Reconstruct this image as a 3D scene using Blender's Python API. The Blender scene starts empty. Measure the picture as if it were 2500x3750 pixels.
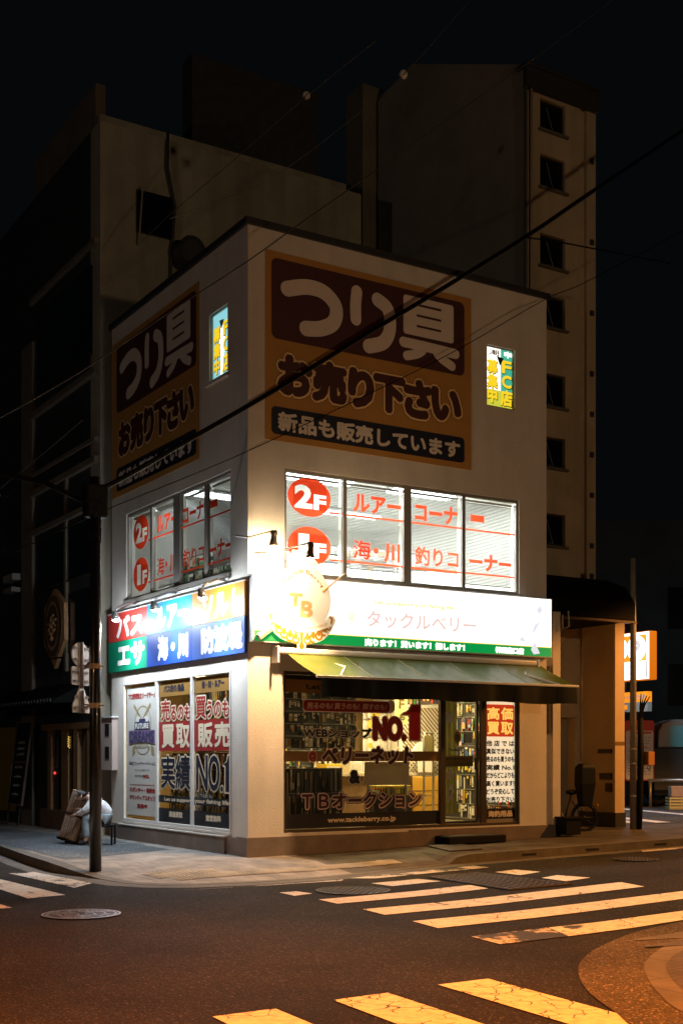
import bpy, math, random
from mathutils import Vector, Matrix
S = bpy.context.scene
COL = S.collection
random.seed(7)
R = math.radians

# ------------------------------------------------------------------ camera
cam = bpy.data.cameras.new('camera')
cam.sensor_fit = 'HORIZONTAL'; cam.sensor_width = 36.0; cam.lens = 65.5632
cam.shift_y = 0.3576; cam.clip_start = 0.1; cam.clip_end = 600
co = bpy.data.objects.new('camera', cam); COL.objects.link(co)
co.location = (-8.52276, -16.31925, 1.5)
co.rotation_euler = (R(90), 0, R(58.12212 - 90))
S.camera = co

# ------------------------------------------------------------------ world: a night sky
W = bpy.data.worlds.new('World'); S.world = W; W.use_nodes = True
W.node_tree.nodes['Background'].inputs[0].default_value = (0.58, 0.82, 1.0, 1)
W.node_tree.nodes['Background'].inputs[1].default_value = 0.0026

# ------------------------------------------------------------------ street lights out of frame, and one added for the left wall
def lamp(kind, name, loc, col, power, size=0.1, aim=None, spot=None, blend=1.0, sy=None):
    l = bpy.data.lights.new(name, kind); l.color = col; l.energy = power
    if kind == 'AREA':
        l.shape = 'RECTANGLE'; l.size = size; l.size_y = sy or size
    else:
        l.shadow_soft_size = size
    if spot: l.spot_size = R(spot); l.spot_blend = blend
    o = bpy.data.objects.new(name, l); COL.objects.link(o); o.location = loc
    if aim:
        o.rotation_euler = (Vector(aim) - Vector(loc)).to_track_quat('-Z', 'Y').to_euler()
    return o
SODIUM = (1.0, 0.33, 0.03)
lamp('SPOT', 'sodium_street_light', (11.9, -3.5, 6.4), (1, .40, .085), 3100, .15, (11.7, -3.5, 0), 136, .14)
lamp('SPOT', 'sodium_street_light', (4.5, -10.8, 9), SODIUM, 6500, .15, (3.6, -9.6, 0), 90, .5)
lamp('SPOT', 'sodium_street_light', (-6.8, -11.5, 8.5), (1.0, .22, .011), 9500, .15, (-6.5, -10.4, 0), 92, .75)  # lamp colour pushed redder than sodium to add a lens-flare cast
lamp('SPOT', 'sodium_street_light', (-14, -6.0, 8.5), (1, .42, .10), 1700, .15, (-13.0, -6.0, 0), 140, .7)
lamp('POINT', 'unseen_far_light', (3.0, -28, 6), (1.0, .67, .37), 2050, .3)
lamp('POINT', 'unseen_far_light', (-24, -6, 7), (1.0, .76, .58), 700, .3)  # added to brighten the dim left wall; no lamp known there

S.view_settings.view_transform = 'Standard'; S.view_settings.look = 'None'
S.view_settings.exposure = 0; S.view_settings.gamma = 1
S.render.engine = 'CYCLES'
S.cycles.use_denoising = True
S.cycles.max_bounces = 6; S.cycles.diffuse_bounces = 3; S.cycles.glossy_bounces = 3
S.cycles.transparent_max_bounces = 12; S.cycles.transmission_bounces = 4
S.cycles.sample_clamp_indirect = 4.0; S.cycles.caustics_reflective = False; S.cycles.caustics_refractive = False

# ------------------------------------------------------------------ materials
def mat(name, col, rough=.8, metal=0., var=.0, scale=4., bump=0., bscale=60., spec=.5, col2=None, coat=0.):
    m = bpy.data.materials.new(name); m.use_nodes = True
    nt = m.node_tree; b = nt.nodes['Principled BSDF']; L = nt.links.new
    b.inputs['Base Color'].default_value = (*col, 1); b.inputs['Roughness'].default_value = rough
    b.inputs['Metallic'].default_value = metal; b.inputs['Specular IOR Level'].default_value = spec
    b.inputs['Coat Weight'].default_value = coat
    g = nt.nodes.new('ShaderNodeNewGeometry')
    if var > 0 or col2:
        n = nt.nodes.new('ShaderNodeTexNoise'); n.inputs['Scale'].default_value = scale
        n.inputs['Detail'].default_value = 6; n.inputs['Roughness'].default_value = .65
        L(g.outputs['Position'], n.inputs['Vector'])
        r = nt.nodes.new('ShaderNodeValToRGB')
        c2 = col2 or tuple(min(1, c*(1+var)) for c in col)
        c1 = col if col2 else tuple(c*(1-var) for c in col)
        r.color_ramp.elements[0].position = .32; r.color_ramp.elements[1].position = .68
        r.color_ramp.elements[0].color = (*c1, 1); r.color_ramp.elements[1].color = (*c2, 1)
        L(n.outputs['Fac'], r.inputs['Fac']); L(r.outputs['Color'], b.inputs['Base Color'])
    if bump > 0:
        n2 = nt.nodes.new('ShaderNodeTexNoise'); n2.inputs['Scale'].default_value = bscale
        n2.inputs['Detail'].default_value = 4
        L(g.outputs['Position'], n2.inputs['Vector'])
        bp = nt.nodes.new('ShaderNodeBump'); bp.inputs['Strength'].default_value = bump
        bp.inputs['Distance'].default_value = .02
        L(n2.outputs['Fac'], bp.inputs['Height']); L(bp.outputs['Normal'], b.inputs['Normal'])
    return m

def emit(name, col, s, base=(.5, .5, .5)):
    m = bpy.data.materials.new(name); m.use_nodes = True
    b = m.node_tree.nodes['Principled BSDF']
    b.inputs['Base Color'].default_value = (*base, 1); b.inputs['Roughness'].default_value = .4
    b.inputs['Emission Color'].default_value = (*col, 1); b.inputs['Emission Strength'].default_value = s
    return m

def glass(name, tint=(.95, .97, .96), refl=.05):
    m = bpy.data.materials.new(name); m.use_nodes = True
    nt = m.node_tree; nt.nodes.clear(); L = nt.links.new
    o = nt.nodes.new('ShaderNodeOutputMaterial'); t = nt.nodes.new('ShaderNodeBsdfTransparent')
    g = nt.nodes.new('ShaderNodeBsdfGlossy'); g.inputs['Roughness'].default_value = .02
    mx = nt.nodes.new('ShaderNodeMixShader'); f = nt.nodes.new('ShaderNodeFresnel'); f.inputs[0].default_value = 1.45
    t.inputs[0].default_value = (*tint, 1)
    L(f.outputs[0], mx.inputs[0]); L(t.outputs[0], mx.inputs[1]); L(g.outputs[0], mx.inputs[2]); L(mx.outputs[0], o.inputs[0])
    return m

def paint_worn(name, col, under, wear=.5, crack=3.0, cw=.02):
    """road paint with cracks and rubbed-off patches showing asphalt through"""
    m = bpy.data.materials.new(name); m.use_nodes = True
    nt = m.node_tree; L = nt.links.new; b = nt.nodes['Principled BSDF']; b.inputs['Roughness'].default_value = .75
    g = nt.nodes.new('ShaderNodeNewGeometry')
    n = nt.nodes.new('ShaderNodeTexNoise'); n.inputs['Scale'].default_value = 1.1; n.inputs['Detail'].default_value = 9
    n.inputs['Roughness'].default_value = .72
    n0 = nt.nodes.new('ShaderNodeTexNoise'); n0.inputs['Scale'].default_value = 5; n0.inputs['Detail'].default_value = 3
    ad = nt.nodes.new('ShaderNodeMixRGB'); ad.blend_type = 'ADD'; ad.inputs[0].default_value = .16
    v = nt.nodes.new('ShaderNodeTexVoronoi'); v.feature = 'DISTANCE_TO_EDGE'; v.inputs['Scale'].default_value = crack
    L(g.outputs['Position'], n.inputs['Vector']); L(g.outputs['Position'], n0.inputs['Vector'])
    L(g.outputs['Position'], ad.inputs[1]); L(n0.outputs['Color'], ad.inputs[2]); L(ad.outputs[0], v.inputs['Vector'])
    # cracks only where a broad noise allows them
    r1 = nt.nodes.new('ShaderNodeMath'); r1.operation = 'LESS_THAN'; r1.inputs[1].default_value = cw
    L(v.outputs['Distance'], r1.inputs[0])
    r1b = nt.nodes.new('ShaderNodeMath'); r1b.operation = 'LESS_THAN'; r1b.inputs[1].default_value = .51
    n3 = nt.nodes.new('ShaderNodeTexNoise'); n3.inputs['Scale'].default_value = 1.6
    L(g.outputs['Position'], n3.inputs['Vector']); L(n3.outputs['Fac'], r1b.inputs[0])
    cm = nt.nodes.new('ShaderNodeMath'); cm.operation = 'MULTIPLY'; L(r1.outputs[0], cm.inputs[0]); L(r1b.outputs[0], cm.inputs[1])
    r2 = nt.nodes.new('ShaderNodeValToRGB'); r2.color_ramp.elements[0].position = wear; r2.color_ramp.elements[1].position = wear+.04
    L(n.outputs['Fac'], r2.inputs['Fac'])
    mx = nt.nodes.new('ShaderNodeMath'); mx.operation = 'MAXIMUM'; L(cm.outputs[0], mx.inputs[0]); L(r2.outputs['Color'], mx.inputs[1])
    dirt = nt.nodes.new('ShaderNodeTexNoise'); dirt.inputs['Scale'].default_value = 14; dirt.inputs['Detail'].default_value = 5
    L(g.outputs['Position'], dirt.inputs['Vector'])
    dr = nt.nodes.new('ShaderNodeValToRGB'); dr.color_ramp.elements[0].color = (*[c*.72 for c in col], 1); dr.color_ramp.elements[1].color = (*col, 1)
    dr.color_ramp.elements[0].position = .3; dr.color_ramp.elements[1].position = .6
    L(dirt.outputs['Fac'], dr.inputs['Fac'])
    c = nt.nodes.new('ShaderNodeMixRGB'); c.inputs[2].default_value = (*under, 1)
    L(dr.outputs['Color'], c.inputs[1]); L(mx.outputs[0], c.inputs[0]); L(c.outputs[0], b.inputs['Base Color'])
    return m

def asphalt(name, base, speck=.5):
    m = bpy.data.materials.new(name); m.use_nodes = True
    nt = m.node_tree; L = nt.links.new; b = nt.nodes['Principled BSDF']
    g = nt.nodes.new('ShaderNodeNewGeometry')
    v = nt.nodes.new('ShaderNodeTexVoronoi'); v.inputs['Scale'].default_value = 75
    n = nt.nodes.new('ShaderNodeTexNoise'); n.inputs['Scale'].default_value = .35; n.inputs['Detail'].default_value = 9; n.inputs['Roughness'].default_value = .62
    n2 = nt.nodes.new('ShaderNodeTexNoise'); n2.inputs['Scale'].default_value = 130; n2.inputs['Detail'].default_value = 3
    for x in (v, n, n2): L(g.outputs['Position'], x.inputs['Vector'])
    r = nt.nodes.new('ShaderNodeValToRGB')
    r.color_ramp.elements[0].color = (*[c*.55 for c in base], 1); r.color_ramp.elements[1].color = (*[c*1.5 for c in base], 1)
    e = r.color_ramp.elements.new(.93); e.color = (*[c*1.6 for c in base], 1)
    r.color_ramp.elements[-1].position = 1.0; r.color_ramp.elements[-1].color = (*[c*5 for c in base], 1)
    sp = nt.nodes.new('ShaderNodeSeparateColor'); L(v.outputs['Color'], sp.inputs[0]); L(sp.outputs[0], r.inputs['Fac'])
    r2 = nt.nodes.new('ShaderNodeValToRGB'); r2.color_ramp.elements[0].color = (.5, .5, .5, 1); r2.color_ramp.elements[1].color = (1.4, 1.4, 1.4, 1)
    r2.color_ramp.elements[0].position = .3; r2.color_ramp.elements[1].position = .7
    L(n.outputs['Fac'], r2.inputs['Fac'])
    mu = nt.nodes.new('ShaderNodeMixRGB'); mu.blend_type = 'MULTIPLY'; mu.inputs[0].default_value = 1
    L(r.outputs['Color'], mu.inputs[1]); L(r2.outputs['Color'], mu.inputs[2]); L(mu.outputs[0], b.inputs['Base Color'])
    b.inputs['Roughness'].default_value = .75; b.inputs['Specular IOR Level'].default_value = .06
    bp = nt.nodes.new('ShaderNodeBump'); bp.inputs['Strength'].default_value = .55; bp.inputs['Distance'].default_value = .012
    L(v.outputs['Distance'], bp.inputs['Height']); L(bp.outputs['Normal'], b.inputs['Normal'])
    return m

def pavers(name, c1, c2, mortar, bw=.3, bh=.15, rot=0):
    m = bpy.data.materials.new(name); m.use_nodes = True
    nt = m.node_tree; L = nt.links.new; b = nt.nodes['Principled BSDF']; b.inputs['Roughness'].default_value = .8
    g = nt.nodes.new('ShaderNodeNewGeometry')
    mp = nt.nodes.new('ShaderNodeMapping'); mp.inputs['Rotation'].default_value = (0, 0, R(rot))
    br = nt.nodes.new('ShaderNodeTexBrick'); br.inputs['Scale'].default_value = 1
    br.inputs['Brick Width'].default_value = bw; br.inputs['Row Height'].default_value = bh
    br.inputs['Mortar Size'].default_value = .006; br.inputs['Color1'].default_value = (*c1, 1)
    br.inputs['Color2'].default_value = (*c2, 1); br.inputs['Mortar'].default_value = (*mortar, 1)
    n = nt.nodes.new('ShaderNodeTexNoise'); n.inputs['Scale'].default_value = 2.3; n.inputs['Detail'].default_value = 8
    r2 = nt.nodes.new('ShaderNodeValToRGB'); r2.color_ramp.elements[0].color = (.55, .55, .55, 1); r2.color_ramp.elements[1].color = (1.2, 1.2, 1.2, 1)
    r2.color_ramp.elements[0].position = .3; r2.color_ramp.elements[1].position = .65
    L(g.outputs['Position'], mp.inputs[0]); L(mp.outputs[0], br.inputs['Vector']); L(g.outputs['Position'], n.inputs['Vector'])
    L(n.outputs['Fac'], r2.inputs['Fac'])
    mu = nt.nodes.new('ShaderNodeMixRGB'); mu.blend_type = 'MULTIPLY'; mu.inputs[0].default_value = 1
    L(br.outputs['Color'], mu.inputs[1]); L(r2.outputs['Color'], mu.inputs[2]); L(mu.outputs[0], b.inputs['Base Color'])
    bp = nt.nodes.new('ShaderNodeBump'); bp.inputs['Strength'].default_value = .5; bp.inputs['Distance'].default_value = .01; bp.invert = True
    L(br.outputs['Fac'], bp.inputs['Height']); L(bp.outputs['Normal'], b.inputs['Normal'])
    return m

M = {}
M['stucco'] = mat('white_stucco', (.71, .66, .585), .85, var=.07, scale=1.6, bump=.35, bscale=45)
def streaks(m, amt):
    nt = m.node_tree; L = nt.links.new; b = nt.nodes['Principled BSDF']; src = b.inputs['Base Color'].links[0].from_socket
    g = nt.nodes.new('ShaderNodeNewGeometry'); mp = nt.nodes.new('ShaderNodeMapping'); mp.inputs['Scale'].default_value = (2.6, 2.6, .22)
    n = nt.nodes.new('ShaderNodeTexNoise'); n.inputs['Scale'].default_value = 1; n.inputs['Detail'].default_value = 6
    rr = nt.nodes.new('ShaderNodeValToRGB'); rr.color_ramp.elements[0].color = (1-amt, 1-amt*1.05, 1-amt*1.1, 1); rr.color_ramp.elements[0].position = .30; rr.color_ramp.elements[1].position = .56; rr.color_ramp.elements[1].color = (1, 1, 1, 1)
    mu = nt.nodes.new('ShaderNodeMixRGB'); mu.blend_type = 'MULTIPLY'; mu.inputs[0].default_value = 1
    L(g.outputs['Position'], mp.inputs[0]); L(mp.outputs[0], n.inputs['Vector']); L(n.outputs['Fac'], rr.inputs['Fac']); L(src, mu.inputs[1]); L(rr.outputs['Color'], mu.inputs[2]); L(mu.outputs[0], b.inputs['Base Color'])
streaks(M['stucco'], .10)
M['plinth'] = mat('plinth_render', (.20, .155, .125), .85, var=.2, scale=3, bump=.3)
M['coping'] = mat('dark_coping', (.03, .03, .032), .5)
M['poster_white'] = mat('poster_paper', (.62, .60, .55), .6)
M['alu'] = mat('beige_aluminium', (.34, .31, .27), .45, .4)
M['alu_dark'] = mat('bronze_aluminium', (.10, .075, .05), .4, .5)
M['alu_white'] = mat('white_aluminium', (.75, .74, .72), .4, .1)
M['glass'] = glass('window_glass')
M['slat'] = mat('blind_slat', (.78, .78, .74), .5)
M['room'] = mat('room_paint', (.78, .76, .70), .8, var=.06)
M['roomwarm'] = mat('shop_wall_paint', (.34, .23, .10), .8, var=.1, scale=2)
M['floor'] = mat('shop_floor', (.35, .28, .20), .5, var=.15)
def vinyl(name, col, tr):
    m = mat(name, col, .45); nt = m.node_tree; b = nt.nodes['Principled BSDF']; t = nt.nodes.new('ShaderNodeBsdfTranslucent')
    t.inputs[0].default_value = (*tr, 1); mx = nt.nodes.new('ShaderNodeMixShader'); mx.inputs[0].default_value = .75
    nt.links.new(b.outputs[0], mx.inputs[1]); nt.links.new(t.outputs[0], mx.inputs[2]); nt.links.new(mx.outputs[0], nt.nodes['Material Output'].inputs[0])
    return m
M['coral_t'] = vinyl('translucent_coral_vinyl', (.42, .04, .02), (.92, .065, .02)); M['red_t'] = vinyl('translucent_red_vinyl', (.42, .045, .016), (1, .07, .02)); M['pink_t'] = vinyl('translucent_pink_vinyl', (.45, .28, .22), (1, .72, .6)); M['white_t'] = vinyl('translucent_white_vinyl', (.8, .78, .74), (1, .95, .85))
M['red'] = mat('red_vinyl', (.62, .02, .015), .45)
M['red_dk'] = mat('dark_red_vinyl', (.33, .022, .018), .5)
M['pink'] = mat('cream_pink_vinyl', (.80, .58, .48), .5)
M['white'] = mat('white_vinyl', (.80, .78, .74), .5)
M['cream'] = mat('cream_vinyl', (.80, .68, .50), .5)
M['navy'] = mat('navy_paint', (.012, .014, .03), .5)
M['black'] = mat('black_vinyl', (.012, .012, .014), .45)
M['brown'] = mat('maroon_paint', (.075, .018, .016), .6)
M['amber'] = mat('amber_paint', (.50, .25, .055), .6, var=.06, scale=1.2)
M['amber_line'] = mat('yellow_outline', (.95, .66, .32), .6)
M['pinkwhite'] = mat('billboard_white', (.80, .70, .61), .6, var=.04)
M['band'] = mat('yellow_brown_band', (.27, .14, .03), .5)
M['metal'] = mat('galvanised', (.45, .44, .42), .4, .7, var=.15, scale=10)
M['rust'] = mat('rusty_band', (.50, .36, .24), .6, .3, var=.4, scale=30)
M['blackpaint'] = mat('black_gloss_paint', (.012, .012, .013), .28, 0, coat=.3)
M['rubber'] = mat('black_rubber', (.008, .008, .008), .7, spec=.15)
M['cable'] = mat('cable_black', (.004, .004, .004), .8, spec=.1)
M['wire'] = mat('wire_grey', (.12, .11, .10), .5)

# ------------------------------------------------------------------ mesh building
class Fr:
    def __init__(s, o, U, V, N): s.o, s.U, s.V, s.N = Vector(o), Vector(U), Vector(V), Vector(N)
    def __call__(s, u, v, w=0.): return s.o + s.U*u + s.V*v + s.N*w
RF = Fr((0, 0, 0), (1, 0, 0), (0, 0, 1), (0, -1, 0))       # right facade: u = X, v = Z, w = out towards the street
LF = Fr((0, 0, 0), (0, -1, 0), (0, 0, 1), (-1, 0, 0))      # left facade: u = -Y
WF = Fr((0, 0, 0), (1, 0, 0), (0, 1, 0), (0, 0, 1))        # world: u = X, v = Y, w = Z

_gl = {}
def glyphs(body, off=0.):
    key = (body, off)
    if key in _gl: return _gl[key]
    c = bpy.data.curves.new('t', 'FONT'); c.body = body; c.offset = off; c.resolution_u = 3; c.fill_mode = 'FRONT'
    o = bpy.data.objects.new('t', c); COL.objects.link(o)
    dg = bpy.context.evaluated_depsgraph_get(); dg.update()
    me = bpy.data.meshes.new_from_object(o.evaluated_get(dg))
    v = [(p.co.x, p.co.y) for p in me.vertices]; f = [tuple(p.vertices) for p in me.polygons]
    bpy.data.objects.remove(o); bpy.data.curves.remove(c); bpy.data.meshes.remove(me)
    x0 = min(p[0] for p in v); x1 = max(p[0] for p in v); y0 = min(p[1] for p in v); y1 = max(p[1] for p in v)
    v = [((x-x0)/max(x1-x0, 1e-6), (y-y0)/max(y1-y0, 1e-6)) for x, y in v]
    _gl[key] = (v, f)
    return _gl[key]

def org(p):
    o = Vector((0, 0, 0))
    while p: o += p.location; p = p.parent
    return o

class MB:
    def __init__(s): s.v, s.f, s.m, s.mi, s.mats = [], [], [], 0, []
    def use(s, m):
        if m not in s.mats: s.mats.append(m)
        s.mi = s.mats.index(m); return s
    def add(s, vs, fs):
        b = len(s.v); s.v += [tuple(x) for x in vs]
        for f in fs: s.f.append(tuple(i+b for i in f)); s.m.append(s.mi)
    def box(s, fr, u0, u1, v0, v1, w0, w1):
        vs = [fr(u, v, w) for w in (w0, w1) for v in (v0, v1) for u in (u0, u1)]
        s.add(vs, [(0, 2, 3, 1), (4, 5, 7, 6), (0, 1, 5, 4), (2, 6, 7, 3), (0, 4, 6, 2), (1, 3, 7, 5)]); return s
    def obox(s, c, ax, ay, az, hx, hy, hz):
        c = Vector(c); ax, ay, az = Vector(ax)*hx, Vector(ay)*hy, Vector(az)*hz
        s.box(Fr(c, ax, ay, az), -1, 1, -1, 1, -1, 1); return s
    def poly(s, fr, pts, w0, w1=None):
        n = len(pts)
        if w1 is None: s.add([fr(u, v, w0) for u, v in pts], [tuple(range(n))]); return s
        vs = [fr(u, v, w0) for u, v in pts] + [fr(u, v, w1) for u, v in pts]
        s.add(vs, [tuple(range(n))[::-1], tuple(range(n, 2*n))] + [(i, (i+1) % n, n+(i+1) % n, n+i) for i in range(n)]); return s
    def quad(s, fr, u0, u1, v0, v1, w): return s.poly(fr, [(u0, v0), (u1, v0), (u1, v1), (u0, v1)], w)
    def rrect(s, fr, u0, u1, v0, v1, r, w0, w1=None):
        p = []
        for cx, cy, a in ((u1-r, v1-r, 0), (u0+r, v1-r, 90), (u0+r, v0+r, 180), (u1-r, v0+r, 270)):
            for k in range(6): t = R(a+k*18); p.append((cx+r*math.cos(t), cy+r*math.sin(t)))
        return s.poly(fr, p, w0, w1)
    def disc(s, fr, cu, cv, ru, rv, w0, w1=None, n=40):
        return s.poly(fr, [(cu+ru*math.cos(2*math.pi*k/n), cv+rv*math.sin(2*math.pi*k/n)) for k in range(n)], w0, w1)
    def disc_cut(s, fr, cu, cv, ru, rv, w, texts, n=48):
        """a disc with letters cut out of it"""
        c = bpy.data.curves.new('cut', 'CURVE'); c.dimensions = '2D'; c.fill_mode = 'FRONT'
        loops = [[(cu+ru*math.cos(2*math.pi*k/n), cv+rv*math.sin(2*math.pi*k/n)) for k in range(n)]]
        for body, u0, u1, v0, v1, off in texts:
            v, f = glyphs(body, off); cnt = {}
            for q in f:
                for a, b in zip(q, q[1:]+q[:1]): cnt[(a, b)] = 1
            nxt = {a: b for (a, b) in cnt if (b, a) not in cnt}
            while nxt:
                a = next(iter(nxt)); lp = []
                while a in nxt: lp.append(a); a = nxt.pop(a)
                loops.append([(u0+v[q][0]*(u1-u0), v0+v[q][1]*(v1-v0)) for q in lp])
        for lp in loops:
            sp = c.splines.new('POLY'); sp.points.add(len(lp)-1); sp.use_cyclic_u = True
            for p, q in zip(sp.points, lp): p.co = (q[0], q[1], 0, 1)
        o = bpy.data.objects.new('cut', c); COL.objects.link(o)
        dg = bpy.context.evaluated_depsgraph_get(); dg.update(); me = bpy.data.meshes.new_from_object(o.evaluated_get(dg))
        s.add([fr(p.co.x, p.co.y, w) for p in me.vertices], [tuple(p.vertices) for p in me.polygons])
        bpy.data.objects.remove(o); bpy.data.curves.remove(c); bpy.data.meshes.remove(me); return s
    def ring(s, fr, cu, cv, ro, ri, w, n=40, rv=1., a0=0, a1=360):
        vs = []; fs = []
        for k in range(n+1):
            t = R(a0+(a1-a0)*k/n)
            for r in (ro, ri): vs.append(fr(cu+r*math.cos(t), cv+rv*r*math.sin(t), w))
        for k in range(n): fs.append((2*k, 2*k+2, 2*k+3, 2*k+1))
        s.add(vs, fs); return s
    def stroke(s, fr, pts, wid, w, caps=True):
        P = [Vector((p[0], p[1])) for p in pts]
        Q = []
        for i in range(len(P)-1):
            p0 = P[max(i-1, 0)]; p1 = P[i]; p2 = P[i+1]; p3 = P[min(i+2, len(P)-1)]
            for k in range(6):
                t = k/6
                Q.append(.5*((2*p1)+(p2-p0)*t+(2*p0-5*p1+4*p2-p3)*t*t+(3*p1-p0-3*p2+p3)*t**3))
        Q.append(P[-1])
        T = [(Q[min(i+1, len(Q)-1)]-Q[max(i-1, 0)]).normalized() for i in range(len(Q))]
        vs = []
        for q, t in zip(Q, T):
            n = Vector((-t.y, t.x))*wid/2
            vs += [fr(*(q+n), w), fr(*(q-n), w)]
        fs = [(2*i, 2*i+1, 2*i+3, 2*i+2) for i in range(len(Q)-1)]
        s.add(vs, fs)
        if caps:
            for q, t, sg in ((Q[0], T[0], -1), (Q[-1], T[-1], 1)):
                n = Vector((-t.y, t.x)); cp = []
                for k in range(9):
                    a = math.pi*k/8
                    cp.append(q + n*math.cos(a)*wid/2 + t*sg*math.sin(a)*wid/2)
                s.add([fr(*c, w) for c in cp], [tuple(range(9))])
        return s
    def text(s, fr, body, u0, u1, v0, v1, w, bold=0., n=6, shear=0., sag=None, off=0.):
        """body fitted to the box u0..u1, v0..v1; bold thickens it by stacking shifted copies 0.1 mm apart"""
        v, f = glyphs(body, off); H = v1-v0
        offs = [(0, 0)] + ([(bold*math.cos(2*math.pi*k/n), bold*math.sin(2*math.pi*k/n)) for k in range(n)] if bold else [])
        b2 = bold
        for i, (dx, dy) in enumerate(offs):
            vs = []
            for x, y in v:
                uu = u0+b2+x*(u1-u0-2*b2)+dx+shear*y*H; vv = v0+b2+y*(H-2*b2)+dy
                if sag: vv += sag(x)
                vs.append(fr(uu, vv, w+i*.0001))
            s.add(vs, f)
        return s
    def outline(s, fr, body, u0, u1, v0, v1, w, layers, shear=0.):
        """layers: (extra thickness, material), outermost first, over a glyph fitted to the box"""
        for k, (b, m) in enumerate(layers):
            s.use(m); s.text(fr, body, u0-b, u1+b, v0-b, v1+b, w+k*.0022, b, 10 if b > .012 else 6, shear)
        return s
    def tube(s, pts, r, n=8, cap=True):
        P = [Vector(p) for p in pts]; rings = []
        rr = r if isinstance(r, (list, tuple)) else [r]*len(P)
        for i, p in enumerate(P):
            t = (P[min(i+1, len(P)-1)]-P[max(i-1, 0)]).normalized()
            a = t.orthogonal().normalized() if abs(t.z) > .98 else t.cross(Vector((0, 0, 1))).normalized()
            b = t.cross(a)
            rings.append([p+(a*math.cos(2*math.pi*k/n)+b*math.sin(2*math.pi*k/n))*rr[i] for k in range(n)])
        vs = [x for rg in rings for x in rg]; fs = []
        for i in range(len(P)-1):
            for k in range(n): fs.append((i*n+k, i*n+(k+1) % n, (i+1)*n+(k+1) % n, (i+1)*n+k))
        if cap: fs += [tuple(range(n))[::-1], tuple(range((len(P)-1)*n, len(P)*n))]
        s.add(vs, fs); return s
    def ball(s, c, r, n=12, sz=(1, 1, 1)):
        c = Vector(c); vs = []; fs = []
        for i in range(n+1):
            a = math.pi*i/n
            for k in range(n*2):
                b = math.pi*k/n
                vs.append(c+Vector((r*sz[0]*math.sin(a)*math.cos(b), r*sz[1]*math.sin(a)*math.sin(b), r*sz[2]*math.cos(a))))
        for i in range(n):
            for k in range(2*n): fs.append((i*2*n+k, (i+1)*2*n+k, (i+1)*2*n+(k+1) % (2*n), i*2*n+(k+1) % (2*n)))
        s.add(vs, fs); return s
    def torus(s, c, ax, ay, Rr, r, n=28, m=8):
        c, ax, ay = Vector(c), Vector(ax), Vector(ay); az = ax.cross(ay); vs = []; fs = []
        for i in range(n):
            a = 2*math.pi*i/n; d = ax*math.cos(a)+ay*math.sin(a)
            for k in range(m):
                b = 2*math.pi*k/m; vs.append(c+d*(Rr+r*math.cos(b))+az*r*math.sin(b))
        for i in range(n):
            for k in range(m): fs.append((i*m+k, i*m+(k+1) % m, ((i+1) % n)*m+(k+1) % m, ((i+1) % n)*m+k))
        s.add(vs, fs); return s
    def wall(s, fr, u0, u1, v0, v1, holes, w0, w1):
        us = sorted({u0, u1, *[h[0] for h in holes], *[h[1] for h in holes]}); vv = sorted({v0, v1, *[h[2] for h in holes], *[h[3] for h in holes]})
        us = [u for u in us if u0 <= u <= u1]; vv = [v for v in vv if v0 <= v <= v1]
        def solid(i, j):
            if not (0 <= i < len(us)-1 and 0 <= j < len(vv)-1): return False
            a = (us[i]+us[i+1])/2; b = (vv[j]+vv[j+1])/2
            return not any(h[0] < a < h[1] and h[2] < b < h[3] for h in holes)
        for i in range(len(us)-1):
            for j in range(len(vv)-1):
                if not solid(i, j): continue
                a, b, c, d = us[i], us[i+1], vv[j], vv[j+1]
                s.add([fr(a, c, w1), fr(b, c, w1), fr(b, d, w1), fr(a, d, w1)], [(0, 1, 2, 3)])
                s.add([fr(a, c, w0), fr(b, c, w0), fr(b, d, w0), fr(a, d, w0)], [(3, 2, 1, 0)])
                for di, dj, q in ((-1, 0, [(a, c), (a, d)]), (1, 0, [(b, c), (b, d)]), (0, -1, [(a, c), (b, c)]), (0, 1, [(a, d), (b, d)])):
                    if not solid(i+di, j+dj):
                        (p, q1), (p2, q2) = q
                        s.add([fr(p, q1, w0), fr(p, q1, w1), fr(p2, q2, w1), fr(p2, q2, w0)], [(0, 1, 2, 3)])
        return s
    def build(s, name, m=None, parent=None, smooth=False, bevel=0, loc=None):
        o0 = Vector(loc) if loc is not None else org(parent)
        me = bpy.data.meshes.new(name)
        me.from_pydata([tuple(Vector(v)-o0) for v in s.v], [], s.f)
        if m is not None: me.materials.append(m)
        else:
            for x in s.mats: me.materials.append(x)
            me.polygons.foreach_set('material_index', s.m)
        if smooth: me.polygons.foreach_set('use_smooth', [True]*len(me.polygons))
        me.update()
        o = bpy.data.objects.new(name, me); COL.objects.link(o)
        if loc is not None: o.location = loc
        if parent: o.parent = parent
        if bevel:
            b = o.modifiers.new('bevel', 'BEVEL'); b.width = bevel; b.segments = 2; b.limit_method = 'ANGLE'
        return o

def tag(o, label, cat, group=None):
    o['label'] = label; o['category'] = cat
    if group: o['group'] = group
    return o
def thing(name, label, cat, loc, group=None):
    o = bpy.data.objects.new(name, None); COL.objects.link(o); o.location = loc; o.empty_display_size = .2
    return tag(o, label, cat, group)
def struct(o): o['kind'] = 'structure'; return o
def copy_tree(o, parent=None):
    c = o.copy(); COL.objects.link(c)
    if parent: c.parent = parent
    for ch in list(o.children): copy_tree(ch, c)
    return c

def zr(x): return -.13+.018*min(max(x, 0), 8)
def zs(x): return zr(x)+.13

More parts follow.
